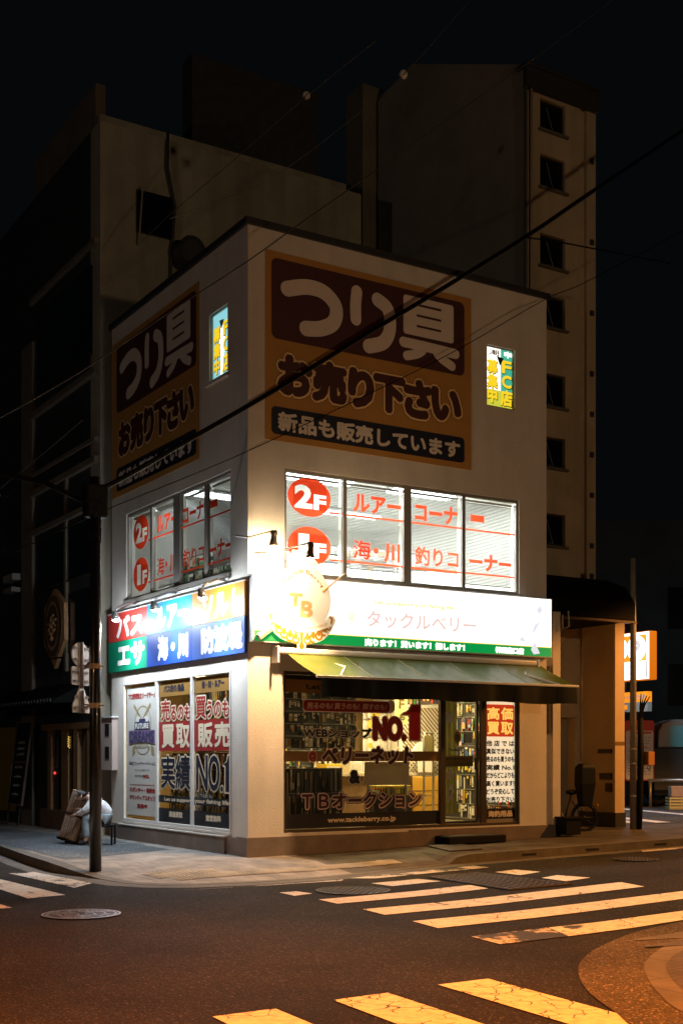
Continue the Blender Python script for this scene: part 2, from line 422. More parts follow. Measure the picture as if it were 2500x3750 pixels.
# ================================================================== GROUND
M['asphalt'] = asphalt('asphalt', (.023, .021, .0195))
M['asphalt2'] = asphalt('dark_asphalt_patch', (.085, .092, .098))
M['lot'] = asphalt('car_park_asphalt', (.075, .075, .08))
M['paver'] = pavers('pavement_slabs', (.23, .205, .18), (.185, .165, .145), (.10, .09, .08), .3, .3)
M['tactile'] = pavers('tactile_tiles', (.31, .26, .19), (.27, .23, .165), (.2, .17, .13), .3, .3)
M['kerb'] = mat('kerb_concrete', (.10, .09, .08), .85, var=.25, scale=5, bump=.3)
M['gutter'] = mat('gutter_concrete', (.09, .082, .075), .85, var=.3, scale=3, bump=.3)
M['line'] = paint_worn('road_paint', (.76, .72, .66), (.023, .021, .0195), .615, 3.2, .012)
M['line_cracked'] = paint_worn('road_paint_cracked', (.74, .70, .64), (.023, .021, .0195), .585, 6.0, .022)
M['line_worn'] = paint_worn('road_paint_worn', (.60, .55, .50), (.023, .021, .0195), .53, 7.0, .03)

g = MB()
xs = [-150, -60, -20, -8, 0, 2, 4, 6, 8, 20, 60, 150]; ys = [-150, -60, -30, -20, -10, -4, 0, 10, 40, 150]
g.add([(x, y, zr(x)) for y in ys for x in xs], [(j*len(xs)+i, j*len(xs)+i+1, (j+1)*len(xs)+i+1, (j+1)*len(xs)+i) for j in range(len(ys)-1) for i in range(len(xs)-1)])
struct(g.build('road', M['asphalt']))

# pavement with a dropped corner
outer = [(-1.9, 40, 1), (-2.3, 12, 1), (-2.42, 4.2, 1), (-2.66, 2.05, 1), (-2.76, .8, 1), (-2.76, .35, .85), (-2.68, -.15, .45), (-2.58, -.8, .08), (-2.5, -1.45, .06), (-2.25, -1.84, .06),
         (-1.88, -2.06, .06), (-1.2, -2.17, .06), (-.77, -2.19, .06), (.1, -2.15, .06), (.6, -2.08, .06), (1.1, -1.98, .06), (1.9, -1.86, .06), (2.36, -1.78, .10), (2.52, -1.76, .75), (2.75, -1.76, 1), (3.8, -1.76, 1), (5, -1.76, 1), (8, -1.76, 1), (14, -1.76, 1), (40, -1.76, 1)]
ring = []
for i, (x, y, k) in enumerate(outer):
    if y > -.3 and x < 0: inn = (.4, max(y, .4))
    elif x > 0: inn = (max(x, .4), 2.4 if x > 6.3 else .4)
    else: inn = (.4, .4)
    m1 = (x*.94+inn[0]*.06, y*.94+inn[1]*.06); m2 = (x*.55+inn[0]*.45, y*.55+inn[1]*.45)
    ring.append([(x, y, zr(x)+.13*k), (m1[0], m1[1], zr(m1[0])+.13*k), (m2[0], m2[1], zs(m2[0])-(1-k)*.02), (inn[0], inn[1], zs(inn[0]))])
M['paver_dark_shade'] = pavers('dark_shaded_slabs', (.085, .072, .062), (.068, .058, .050), (.02, .018, .016), .3, .3)  # dark slabs, with the awning's shade put into their colour as well
p = MB(); kb = MB(); gu = MB()
for i in range(len(ring)-1):
    a, b = ring[i], ring[i+1]
    p.use(M['paver'] if (a[0][0]+b[0][0])/2 < .45 else M['paver_dark_shade'])
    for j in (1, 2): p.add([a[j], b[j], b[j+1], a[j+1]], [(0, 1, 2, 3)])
    kb.add([a[0], b[0], b[1], a[1]], [(0, 1, 2, 3)])
    for c in (a, b): pass
    lo = [(c[0][0], c[0][1], zr(c[0][0])-.05) for c in (a, b)]
    kb.add([a[0], lo[0], lo[1], b[0]], [(0, 1, 2, 3)])
    n = (Vector(b[0])-Vector(a[0])).xy.normalized(); n = Vector((n.y, -n.x))
    q = [(c[0][0]+n.x*wd, c[0][1]+n.y*wd) for c in (a, b) for wd in (0,)]
    def off(i2, wd=.3):
        pa = Vector(outer[max(i2-1, 0)][:2]); pb = Vector(outer[min(i2+1, len(outer)-1)][:2]); t = (pb-pa).normalized()
        return Vector(outer[i2][:2])+Vector((t.y, -t.x))*wd*(-1 if False else 1)
    oa, ob = off(i), off(i+1)
    gu.add([(*a[0][:2], zr(a[0][0])+.004), (*b[0][:2], zr(b[0][0])+.004), (ob.x, ob.y, zr(ob.x)+.004), (oa.x, oa.y, zr(oa.x)+.004)], [(0, 1, 2, 3)])
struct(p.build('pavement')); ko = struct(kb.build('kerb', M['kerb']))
for x in (3.75, 5.05, 6.55): MB().box(WF, x, x+.28, -1.764, -1.70, zr(x)+.045, zr(x)+.08).build('drain_slot', M['black'], ko)
struct(gu.build('gutter', M['gutter']))
pt = MB().poly(WF, [(-.35, 2.0), (-.30, 4.6), (-.9, 9), (-2.1, 9), (-2.28, 4.2), (-2.4, 1.2), (-2.0, 1.15)], .005)
struct(pt.build('asphalt_path', M['asphalt2']))

def zpav(x, y):
    """height of the pavement mesh at a corner point (for sheets laid on it)"""
    for i in range(len(ring)-1):
        for j in (1, 2):
            q = [Vector(ring[i][j]), Vector(ring[i+1][j]), Vector(ring[i+1][j+1]), Vector(ring[i][j+1])]
            for t in ((0, 1, 2), (0, 2, 3)):
                A, B, C = (q[k] for k in t)
                d = (B.y-C.y)*(A.x-C.x)+(C.x-B.x)*(A.y-C.y)
                if abs(d) < 1e-9: continue
                l1 = ((B.y-C.y)*(x-C.x)+(C.x-B.x)*(y-C.y))/d; l2 = ((C.y-A.y)*(x-C.x)+(A.x-C.x)*(y-C.y))/d
                if l1 > -.01 and l2 > -.01 and l1+l2 < 1.01: return l1*A.z+l2*B.z+(1-l1-l2)*C.z
    return 0.
tc = MB()
for k, (x, y) in enumerate([(-2.0, -1.35), (-1.7, -1.35), (-1.4, -1.35), (-1.85, -1.65), (-1.55, -1.65), (-1.25, -1.65), (-.95, -1.65), (-.65, -1.65), (-.35, -1.65), (-.05, -1.65), (.25, -1.62), (.55, -1.6), (.85, -1.58), (1.15, -1.55), (1.45, -1.5), (-1.7, -1.05), (-2.0, -1.05)]):
    tc.add([(x+a, y+b, zpav(x+a, y+b)+.008) for a, b in ((0, 0), (.292, 0), (.292, .292), (0, .292))], [(0, 1, 2, 3)])
    for a in range(5):
        c = Vector((x+.03+.058*a, y+.02)); 
        tc.add([(c.x+u, c.y+v, zpav(c.x+u, c.y+v)+h) for u, v, h in ((0, 0, .009), (.03, 0, .009), (.03, .25, .009), (0, .25, .009), (.007, .007, .015), (.023, .007, .015), (.023, .243, .015), (.007, .243, .015))], [(4, 5, 6, 7), (0, 1, 5, 4), (1, 2, 6, 5), (2, 3, 7, 6), (3, 0, 4, 7)])
struct(tc.build('tactile_paving', M['tactile']))

# road markings: each stripe its own sheet 4 mm above the road
def stripe(pts, m, name='crosswalk_stripe'):
    b = MB(); n = len(pts)
    if n == 4:   # a strip cut finely enough to follow the road's slope
        A, B, C, D = [Vector(q) for q in pts]; K = 8; vs = []
        for k in range(K+1):
            t = k/K
            for e0, e1 in ((A, B), (D, C)):
                q = e0.lerp(e1, t); vs.append((q.x, q.y, zr(q.x)+.008))
        b.add(vs, [(2*k, 2*k+2, 2*k+3, 2*k+1) for k in range(K)])
    else: b.add([(x, y, zr(x)+.008) for x, y in pts], [tuple(range(n))])
    return struct(b.build(name, m))
stripe([(.24, -2.42), (2.5, -2.17), (2.53, -2.5), (.5, -2.66)], M['line_worn'])
stripe([(.14, -3.10), (.89, -3.08), (.96, -3.48), (.17, -3.53)], M['line'])
stripe([(-1.36, -3.41), (-1.12, -3.39), (-1.08, -3.70), (-1.38, -3.81)], M['line'])
stripe([(-1.33, -4.27), (.99, -4.05), (.93, -4.48), (-1.36, -4.72)], M['line'])
stripe([(2.19, -3.05), (2.61, -2.97), (2.68, -3.42), (2.2, -3.57)], M['line'])
stripe([(2.19, -4.0), (2.56, -3.88), (2.69, -4.38), (2.17, -4.49)], M['line'])
stripe([(-1.39, -5.28), (2.62, -4.99), (2.5, -5.51), (-1.45, -5.78)], M['line'])
stripe([(-1.49, -6.33), (3.6, -6.05), (3.4, -6.5), (-1.57, -6.86)], M['line'])
stripe([(-.66, -7.38), (1.7, -7.26), (1.5, -7.66), (-.88, -7.9)], M['line'])
stripe([(-1.64, -7.45), (-.67, -7.38), (-.89, -7.9), (-1.71, -7.95)], M['line_worn'])
stripe([(-3.29, -9.2), (-2.84, -9.2), (-3.05, -13.2), (-3.55, -13.2)], M['line_cracked'])
stripe([(-4.21, -9.28), (-3.76, -9.26), (-3.98, -13.2), (-4.47, -13.2)], M['line_cracked'])
stripe([(-5.12, -9.33), (-4.67, -9.32), (-4.9, -13.2), (-5.4, -13.2)], M['line_cracked'])
stripe([(-3.36, .66), (-3.0, .70), (-2.86, -1.2), (-3.24, -1.62)], M['line_worn'])
stripe([(-4.05, .4), (-3.72, .38), (-3.60, -2.31), (-4.08, -2.42)], M['line'])
stripe([(-5.0, .4), (-4.6, .4), (-4.5, -3.2), (-5.0, -3.2)], M['line'])
stripe([(6.05, -1.95), (20, -2.1), (20, -2.3), (5.9, -2.15)], M['line_worn'], 'edge_line')
stripe([(-2.2, -2.55), (-.9, -2.62), (.1, -2.5), (.0, -2.62)], M['line_worn'], 'edge_line')

# rounded pavement corner opposite, laid in three flush bands
def smooth(pts, k=6):
    P = [Vector(q) for q in pts]; Q = []
    for i in range(len(P)-1):
        p0, p1, p2, p3 = P[max(i-1, 0)], P[i], P[i+1], P[min(i+2, len(P)-1)]
        for j in range(k):
            t = j/k; Q.append(.5*((2*p1)+(p2-p0)*t+(2*p0-5*p1+4*p2-p3)*t*t+(3*p1-p0-3*p2+p3)*t**3))
    return Q+[P[-1]]
def band(outp, z, name, m):
    Q = smooth(outp); 
    b = MB(); b.add([(q.x, q.y, zr(q.x)+z) for q in Q]+[(12, -14, zr(12)+z)], [tuple(range(len(Q)+1))])
    return struct(b.build(name, m))
M['apron'] = asphalt('worn_concrete_apron', (.080, .068, .058))
M['kerb2'] = pavers('kerb_stones', (.135, .115, .10), (.115, .10, .085), (.03, .025, .02), .6, .9)
M['paver2'] = pavers('dark_pavers', (.09, .075, .065), (.075, .062, .055), (.03, .025, .02), .2, .1)
band([(20, -7.0), (3, -7.4), (.74, -7.80), (-.18, -8.04), (-1.16, -8.56), (-1.76, -9.01), (-2.18, -9.44), (-2.57, -9.96), (-2.87, -10.5), (-3.3, -11.4), (-3.9, -14), (-4, -18)], .010, 'corner_apron', M['apron'])
band([(20, -7.6), (1.2, -8.25), (-.16, -8.59), (-.81, -8.92), (-1.41, -9.35), (-1.8, -9.75), (-2.23, -10.28), (-2.6, -10.9), (-3.1, -12.4), (-3.3, -18)], .016, 'corner_kerb', M['kerb2'])
band([(20, -7.9), (1.0, -8.6), (-.4, -8.95), (-1.17, -9.37), (-1.63, -9.81), (-2.02, -10.32), (-2.4, -11.0), (-2.85, -12.5), (-3.0, -18)], .022, 'corner_pavement', M['paver2'])

# manholes and grating
M['iron'] = mat('cast_iron', (.34, .35, .38), .42, .6, var=.2, scale=20)
M['iron_dk'] = mat('cast_iron_dark', (.03, .03, .032), .6, .3)
M['iron_rust'] = mat('rusty_iron', (.075, .058, .048), .6, .4, var=.3, scale=14)
def manhole(x, y, r, label, m, pat):
    z = zr(x)+.005; t = thing('manhole_cover', label, 'manhole cover', (x, y, z), 'manhole covers in the road')
    F = Fr((x, y, z), (1, 0, 0), (0, 1, .018 if False else 0), (0, 0, 1)); b = MB()
    b.disc(F, 0, 0, r*.93, r*.93, 0, .006)
    b.build('cover_plate', M['iron_dk'], t)
    b = MB().ring(F, 0, 0, r, r*.94, .012, 48)
    b.build('rim', m, t)
    b = MB()
    if pat == 'scroll':
        for k in range(3): b.ring(F, 0, 0, r*(.9-.27*k), r*(.85-.27*k), .011, 40)
        for k in range(40):
            a = random.uniform(0, 6.28); q = r*math.sqrt(random.uniform(.02, .75))
            b.ring(F, q*math.cos(a), q*math.sin(a), .055, .035, .0105+.0001*k, 10, a0=random.uniform(0, 360), a1=random.uniform(500, 640))
    else:
        N = 9
        for i in range(-N, N+1):
            for j in range(-N, N+1):
                u, v = i*r/N, j*r/N
                if math.hypot(u, v) < r*.88 and (i+j) % 2 == 0: b.box(F, u-.02, u+.02, v-.012, v+.012, .007, .011)
    b.build('raised_pattern', m, t)
manhole(-4.07, -4.13, .40, 'round ornamental iron manhole cover gleaming alone on the left road', M['iron'], 'scroll')
manhole(-.51, -3.70, .45, 'round checkered dark manhole cover beside the crosswalk and the grating', M['iron_rust'], 'grid')
manhole(4.91, -2.98, .33, 'faint round manhole cover in the road near the right kerb', M['iron_rust'], 'grid')
t = thing('road_grating', 'large rectangular riveted iron cover in the crosswalk stripes', 'utility cover', (1.5, -3.8, zr(1.5)))
A, B, C, D = [Vector(q) for q in ((1.10, -3.02), (1.92, -2.97), (1.98, -4.80), (1.02, -4.78))]
b = MB(); b.add([(q.x, q.y, zr(q.x)+.012) for q in (A, B, C, D)], [(0, 3, 2, 1)]); b.build('cover_plate', M['iron_dk'], t)
b = MB()
for i in range(9):
    for j in range(18):
        q = A.lerp(B, (i+.5)/9).lerp(D.lerp(C, (i+.5)/9), (j+.5)/18); z = zr(q.x)+.013
        F = Fr((q.x, q.y, z), (1, .05, 0), (-.05, 1, 0), (0, 0, 1)); b.box(F, -.034, .034, -.036, .036, 0, .007)
b.build('stud_pattern', M['iron_rust'], t)
b = MB(); b.tube([(q.x, q.y, zr(q.x)+.012) for q in (A, B, C, D, A)], .014, 6); b.build('rim', M['iron_rust'], t)

# ================================================================== SHOP BUILDING
shop = thing('corner_shop', 'white two-storey corner shop building with lit windows and painted billboards', 'building', (0, 0, 0))
XR, YL, ZT = 5.78, 5.40, 9.36
HR = [(.605, 5.19, .335, 2.784), (.62, 5.18, 4.235, 5.84), (4.482, 5.085, 7.354, 8.374)]
HL = [(-4.84, -.545, .335, 2.815), (-4.72, -.57, 4.285, 5.85), (-1.30, -.667, 7.36, 8.40)]
w = MB(); w.wall(RF, 0, XR, .02, ZT, HR, -.16, 0); w.wall(LF, -YL, -.16, -.1, ZT, HL, -.16, 0)
w.box(RF, 5.93, 6.10, .10, 4.0, -.4, 0); w.box(RF, 5.78, 5.93, .10, 4.0, -.4, -.07)
w.box(LF, -5.70, -5.40, -.1, 4.09, -.16, -.10)
w.box(RF, 5.62, 5.78, .1, ZT, -5.4, -.16)                       # right side wall
w.box(RF, .16, 5.62, .1, ZT, -5.4, -5.24)                       # back wall
w.build('wall', M['stucco'], shop)
MB().box(RF, -.05, 5.83, ZT, 9.46, -5.45, .05).build('coping', M['coping'], shop)
pl = MB(); pl.box(RF, -.035, 2.9, -.1, .288, -.30, .035); pl.box(RF, 2.9, 6.0, -.05, .31, -.30, .033)
pl.box(LF, -5.42, -.30, -.2, .275, -.14, .035); pl.box(LF, -4.9, -.62, -.2, .262, .035, .085)
pl.build('plinth', M['plinth'], shop)
led = MB(); led.box(LF, -4.9, -.62, .264, .284, .0355, .09); led.box(LF, -4.86, -.53, .30, .333, .0, .03)
led.build('sill', M['stucco'], shop)
rm = MB().use(M['floor']); rm.box(RF, .165, 5.615, .20, .30, -5.235, -.32)
rm.use(M['room']); rm.box(RF, .165, 5.615, 2.95, 3.10, -5.235, -.165)
rm.box(RF, .165, 5.615, 3.7, 3.9, -5.235, -.165); rm.box(RF, .165, 5.615, 6.1, 6.3, -5.235, -.165)
rm.use(M['room']); rm.poly(WF, [(.20, .17), (.26, .17), (2.66, 5.23), (2.55, 5.23)], 3.905, 6.095)  # diagonal partition added to keep the bright lamps off the left window
rm.use(M['roomwarm']); rm.box(RF, .165, 5.615, .31, 2.94, -5.23, -5.18)
rm.build('interior', None, shop)

def window(fr, h, mull, fw, w0, w1, fm, parent=shop, name='window', glass_w=None, heads=()):
    """frame (the window itself) with verticals at mull = [(u0, u1)], and one glass pane per bay as sub-parts"""
    u0, u1, v0, v1 = h; b = MB()
    b.box(fr, u0, u1, v1-fw, v1, w0, w1); b.box(fr, u0, u1, v0, v0+fw, w0, w1)
    b.box(fr, u0, u0+fw, v0+fw, v1-fw, w0, w1); b.box(fr, u1-fw, u1, v0+fw, v1-fw, w0, w1)
    for a, c in mull: b.box(fr, a, c, v0+fw, v1-fw, w0, w1)
    wn = b.build(name, fm, parent, bevel=.004)
    edges = [u0+fw]+[x for m in mull for x in m]+[u1-fw]; gw = (w0+w1)/2 if glass_w is None else glass_w
    for k in range(0, len(edges), 2):
        MB().quad(fr, edges[k], edges[k+1], v0+fw, v1-fw, gw).build('pane', M['glass'], wn)
    return wn, [(edges[k], edges[k+1]) for k in range(0, len(edges), 2)]

def blinds(fr, bays, v0s, v1, w, parent, pitch=.024, wid=.026, tilt=56):
    for (a, c), v0 in zip(bays, v0s):
        b = MB(); v = v1-.03; b.box(fr, a+.01, c-.01, v1-.03, v1, w-.02, w+.02)
        dz = wid/2*math.sin(R(tilt)); dw = wid/2*math.cos(R(tilt))
        while v > v0+.03:
            v -= pitch
            b.add([fr(a+.015, v+dz, w-dw), fr(c-.015, v+dz, w-dw), fr(c-.015, v-dz, w+dw), fr(a+.015, v-dz, w+dw)], [(0, 1, 2, 3)])
        b.box(fr, a+.01, c-.01, v0-.005, v0+.012, w-.014, w+.014)
        b.build('blind', M['slat'], parent)

# ---- upper windows with vinyl lettering
OUT = .004
w2r, bays = window(RF, HR[1], [(1.68, 1.745), (2.82, 2.965), (3.99, 4.055)], .05, -.10, -.03, M['alu'])
MB().box(RF, .60, 5.20, 4.17, 4.235, -.1, .05).build('sill', M['alu'], w2r)
blinds(RF, bays, [4.62, 4.44, 4.52, 4.36], 5.77, -.15, w2r)
def lettering_2f(fr, X, parent):
    """X maps the right window's u to this facade's u"""
    b = MB(); W_ = -.055
    for cv, ch in ((5.45, '2'), (4.705, '1')):
        D = [(ch, X(.82 if ch == '2' else .89), X(1.14 if ch == '2' else 1.08), cv-.18, cv+.18, .045), ('F', X(1.16), X(1.385), cv-.18, cv+.055, .045)]
        b.use(M['red_t']); b.disc_cut(fr, X(1.085), cv, abs(X(1.465)-X(.705))/2, .295, W_+.001, D)
        b.use(M['white_t']).quad(fr, X(.80), X(1.40), cv-.19, cv+.19, W_-.001)
    for v in (5.243, 4.512):
        b.use(M['red_t']); b.quad(fr, X(1.44), X(5.12), v, v+.028, W_)
    for body, u0, u1, v0, v1 in (('ルアー', 1.89, 2.76, 5.345, 5.59), ('コーナ', 3.07, 3.88, 5.32, 5.57), ('ー', 4.20, 4.44, 5.42, 5.50),
                                 ('・川', 2.27, 2.74, 4.605, 4.865), ('釣りコ', 3.07, 3.91, 4.61, 4.875), ('ーナー', 4.17, 5.03, 4.615, 4.855)):
        b.use(M['coral_t']); b.text(fr, body, X(u0)-.018, X(u1)+.024, v0-.03, v1+.014, W_, off=.019 if '釣' in body else .042)
    for k, (dx, dy) in enumerate(((-.007, .004), (.007, -.004))):
        b.use(M['coral_t']).text(fr, '海', X(1.88)+dx, X(2.20)+dx, 4.59+dy, 4.88+dy, W_+.0012*k)
    b.build('lettering', None, parent)
lettering_2f(RF, lambda u: u, w2r)
w2l, bays = window(LF, HL[1], [(-3.70, -3.62), (-2.73, -2.48), (-1.55, -1.47)], .05, -.10, -.03, M['alu'])
MB().box(LF, -4.75, -.54, 4.22, 4.285, -.1, .05).build('sill', M['alu'], w2l)
blinds(LF, bays, [4.75, 4.40, 4.75, 4.50], 5.78, -.15, w2l)
lettering_2f(LF, lambda u: -4.50+(u-.71)*(3.89/4.33), w2l)

# ---- small lit poster windows on the third level
M['lit_cyan'] = emit('lit_poster_sky', (.30, .72, .80), 1.0)
M['lit_white'] = emit('lit_poster_white', (1, .98, .85), 2.2)
M['lit_green'] = emit('lit_poster_green', (.03, .50, .33), .9)
M['lit_yel'] = emit('lit_poster_yellow', (1, .66, .01), 1.05)
M['lit_yel2'] = emit('lit_poster_yellowgreen', (.62, .62, .05), 1.0)
def fc(fr, h, left):
    wn, b_ = window(fr, h, [], .022, -.08, -.03, M['alu'], glass_w=-.031)
    u0, u1, v0, v1 = h; a = lambda t: u0+t*(u1-u0); c = lambda t: v0+t*(v1-v0)
    b = MB()
    b.use(M['lit_cyan'] if left else M['lit_white']).quad(fr, u0, u1, v0, v1, -.060)
    if left:
        b.use(M['lit_white']).disc(fr, a(.52), c(.50), .10, .22, -.058); b.quad(fr, a(.44), a(.60), c(.05), c(.8), -.0575)
    else:
        b.use(M['lit_green']).quad(fr, a(.56), u1, c(.30), v1, -.058); b.use(M['lit_yel2']).quad(fr, u0, u1, v0, c(.30), -.0585)
        b.use(M['lit_white']).text(fr, '中', a(.68), a(.95), c(.86), c(.97), -.057, .008)
        b.use(M['red_dk']).text(fr, '潮', a(.15), a(.5), c(.86), c(.96), -.057, .004)
    for body, x0, x1, y0, y1 in (('F', .60, .93, .60, .80), ('C', .60, .93, .36, .56), ('店', .56, .96, .06, .32), ('募', .07, .44, .56, .78), ('集', .07, .44, .32, .54), ('中', .08, .42, .08, .30)):
        b.use(M['black']).text(fr, body, a(x0)-.004, a(x1)+.022, c(y0)-.020, c(y1)+.008, -.054, .016, 8)
        b.use(M['lit_yel']).text(fr, body, a(x0)-.006, a(x1)+.006, c(y0)-.006, c(y1)+.008, -.050, .011, 8)
    b.use(M['black']).poly(fr, [(a(.40), c(.86)), (a(.66), c(.84)), (a(.52), c(.70))], -.048)
    b.build('lit_poster', None, wn)
    return wn
fc(RF, HR[2], False); wl = fc(LF, HL[2], True)
MB().box(LF, -1.36, -.60, 7.28, 7.33, 0, .05).build('sill', M['stucco'], wl)

# ---- ground floor window, right facade: glazing, door, poster strip
gr, bays = window(RF, HR[0], [(3.545, 3.645), (4.388, 4.50), (5.115, 5.13)], .05, -.10, -.03, M['alu_dark'], glass_w=-.07)
b = MB()
WL = -.06
b.use(M['band']).quad(RF, .66, 3.54, 2.462, 2.66, WL); b.quad(RF, .66, 3.54, 1.415, 1.575, WL)
b.use(M['black']).quad(RF, .66, 3.54, .39, .612, WL)
b.quad(RF, .66, 3.54, 2.66, 2.73, WL+.0005)
b.use(M['navy']).text(RF, "Let's support your fishing life.", 1.03, 3.40, 2.50, 2.60, WL+.002, .006)
b.use(M['white']).rrect(RF, .965, 2.60, 2.172, 2.368, .06, WL+.0005); b.disc(RF, 2.585, 2.285, .085, .105, WL+.0008)
b.use(M['red_dk']).rrect(RF, .98, 2.56, 2.186, 2.355, .055, WL+.002)
b.use(M['pink']).text(RF, '売るのも! 買うのも!  探すのも!', 1.04, 2.50, 2.222, 2.325, WL+.004, .005, 6, .12)
b.outline(RF, 'WEBショップ', .985, 2.21, 1.785, 1.925, WL, [(.018, M['cream']), (.009, M['navy'])])
b.outline(RF, 'NO.', 2.27, 2.86, 1.765, 2.10, WL+.001, [(.045, M['cream']), (.03, M['red_dk'])])
b.use(M['cream']).poly(RF, [(2.80, 2.19), (2.92, 2.24), (2.97, 2.335), (3.17, 2.335), (3.17, 1.73), (2.93, 1.73), (2.93, 2.14), (2.80, 2.14)], WL+.0035)
b.use(M['red']).poly(RF, [(2.825, 2.18), (2.95, 2.22), (3.0, 2.315), (3.145, 2.315), (3.145, 1.755), (2.95, 1.755), (2.95, 2.16), (2.825, 2.16)], WL+.0055)
b.outline(RF, '@', 1.08, 1.205, 1.42, 1.565, WL+.001, [(.02, M['cream']), (.010, M['red_dk'])])
b.outline(RF, 'ベリーネット', 1.31, 3.0, 1.375, 1.635, WL+.001, [(.032, M['cream']), (.017, M['brown'])], .10)
b.outline(RF, '&', 1.82, 1.99, 1.08, 1.26, WL, [(.032, M['cream']), (.018, M['navy'])])
b.outline(RF, 'ＴＢオークション', .96, 3.17, .685, .925, WL, [(.044, M['navy']), (.030, M['pink']), (.011, M['brown'])])
b.use(M['cream']).text(RF, 'www.tackleberry.co.jp', 1.41, 2.68, .445, .552, WL+.002, .0045)
b.build('lettering', None, gr)
# tall poster strip beside the door
ps = MB(); WP = -.055
M['poster'] = emit('backlit_poster', (1, .90, .62), .62, (.8, .75, .6))
M['poster_red'] = emit('backlit_red', (.75, .06, .015), .40, (.5, .04, .02))
M['poster_yel'] = emit('backlit_yellow', (1, .66, .14), .75, (.8, .5, .1))
ps.use(M['poster']).quad(RF, 4.50, 5.115, .72, 2.73, WP)
ps.use(M['poster_red']).rrect(RF, 4.505, 5.11, 1.825, 2.365, .03, WP+.002)
for ch, u0, v0 in (('高', 4.525, 2.105), ('価', 4.82, 2.105), ('買', 4.525, 1.86), ('取', 4.82, 1.86)):
    ps.use(M['poster_yel']).text(RF, ch, u0, u0+.265, v0, v0+.215, WP+.004, .009)
for body, v0 in (('他 店 で は', 1.66), ('真似できない', 1.528), ('売るのも買うのも', 1.395), ('実績 No.1', 1.255), ('だからどこよりも', 1.123), ('高く買います!', .985), ('どうぞ安心して', .85), ('お売り下さい', .715)):
    ps.use(M['navy']).text(RF, body, 4.51, 5.11, v0, v0+.102, WP+.002, .0045)
ps.use(M['black']).quad(RF, 4.50, 5.115, .44, .615, WP+.001)
ps.use(M['cream']).text(RF, '海釣用品', 4.545, 5.07, .47, .582, WP+.003, .007)
ps.use(M['alu']).quad(RF, 4.50, 5.115, .385, .44, WP+.001)
ps.build('poster_strip', None, gr)
# sliding door
dr = MB(); D0, D1 = -.105, -.125
for q in ((3.65, 3.69, .34, 2.73), (4.34, 4.385, .34, 2.73), (3.69, 4.34, .34, .42), (3.69, 4.34, 2.66, 2.73)): dr.box(RF, q[0], q[1], q[2], q[3], -.145, -.102)
door = dr.build('door', M['alu_dark'], shop, bevel=.004)
MB().quad(RF, 3.69, 4.34, .42, 2.66, -.12).build('pane', M['glass'], door)
MB().box(RF, 4.285, 4.335, 1.27, 1.48, -.10, -.062).build('handle', M['black'], door, bevel=.008)
M['gold_dk'] = mat('dull_gold_print', (.20, .13, .03), .5)
b = MB().use(M['band']).quad(RF, 3.69, 4.28, 1.40, 1.50, -.118); b.use(M['gold_dk']).quad(RF, 3.69, 4.28, 1.325, 1.40, -.118)
b.use(M['black']).text(RF, '売ります！買います！探します！', 3.72, 4.18, 1.43, 1.47, -.115, .001)
b.text(RF, 'Tackle Berry', 3.775, 4.20, 1.565, 1.625, -.118, .003)
b.use(M['gold_dk']).disc(RF, 3.955, 1.81, .075, .10, -.118); b.use(M['black']).text(RF, 'TB', 3.91, 4.0, 1.77, 1.85, -.116, .003)
b.use(M['cream']).poly(RF, [(3.74, .72), (3.80, .78), (3.86, .72), (3.845, .82), (3.88, .92), (3.84, 1.05), (3.77, .98), (3.745, .87)], -.118)
b.use(M['black']).text(RF, 'T', 3.78, 3.83, .84, .93, -.116, .003)
for q in ((3.72, 3.86, 2.05, 2.22, 'poster_white'), (3.74, 3.88, 1.12, 1.26, 'cream'), (4.12, 4.26, 1.72, 1.90, 'poster_white')): b.use(M[q[4]] if q[4] in M else M['white']).quad(RF, q[0], q[1], q[2], q[3], -.1175)
b.build('lettering', None, door)

# ---- ground floor window, left facade
gl, bays = window(LF, HL[0], [(-3.40, -3.315), (-1.985, -1.905)], .045, -.05, .012, M['alu_white'], glass_w=-.03)
b = MB(); WL = -.022
b.use(M['poster_white']).quad(LF, -4.72, -3.41, .45, 2.72, WL)
b.use(M['red_dk']).text(LF, 'プロ野球独立リーグチーム', -4.66, -3.42, 2.50, 2.61, WL+.002, .006)
# crest on the poster: oval, crossed bats, two banner lines, ribbon
M['gold'] = mat('dull_gold', (.36, .28, .13), .5); M['purple'] = mat('grey_purple', (.20, .13, .25), .5); M['indigo'] = mat('indigo_print', (.05, .05, .12), .5)
b.use(M['gold']).ring(LF, -4.0, 2.05, .37, .35, WL+.002, 40, .9)
for s_ in (-1, 1):
    b.use(M['gold']).stroke(LF, [(-4.03+s_*.06, 2.15), (-4.03+s_*.2, 2.27), (-4.03+s_*.36, 2.39)], .055, WL+.0035+.0005*s_)
    b.use(M['white']).disc(LF, -4.02+s_*.17, 2.14, .10, .06, WL+.005)
b.use(M['indigo']).poly(LF, [(-4.38, 1.96), (-3.68, 1.96), (-3.70, 2.10), (-3.88, 2.10), (-3.88, 2.15), (-4.16, 2.15), (-4.16, 2.10), (-4.36, 2.10)], WL+.006)
b.use(M['white']).text(LF, 'FUTURE', -4.33, -3.73, 1.975, 2.075, WL+.008, .008)
b.use(M['purple']).poly(LF, [(-4.63, 1.95), (-3.45, 1.95), (-3.45, 1.70), (-3.8, 1.74), (-4.28, 1.74), (-4.63, 1.70)], WL+.007)
b.use(M['indigo']).text(LF, 'DREAMS', -4.58, -3.50, 1.735, 1.935, WL+.009, .012)
b.use(M['gold']).text(LF, 'KANAGAWA', -4.33, -3.72, 1.655, 1.705, WL+.008, .003)
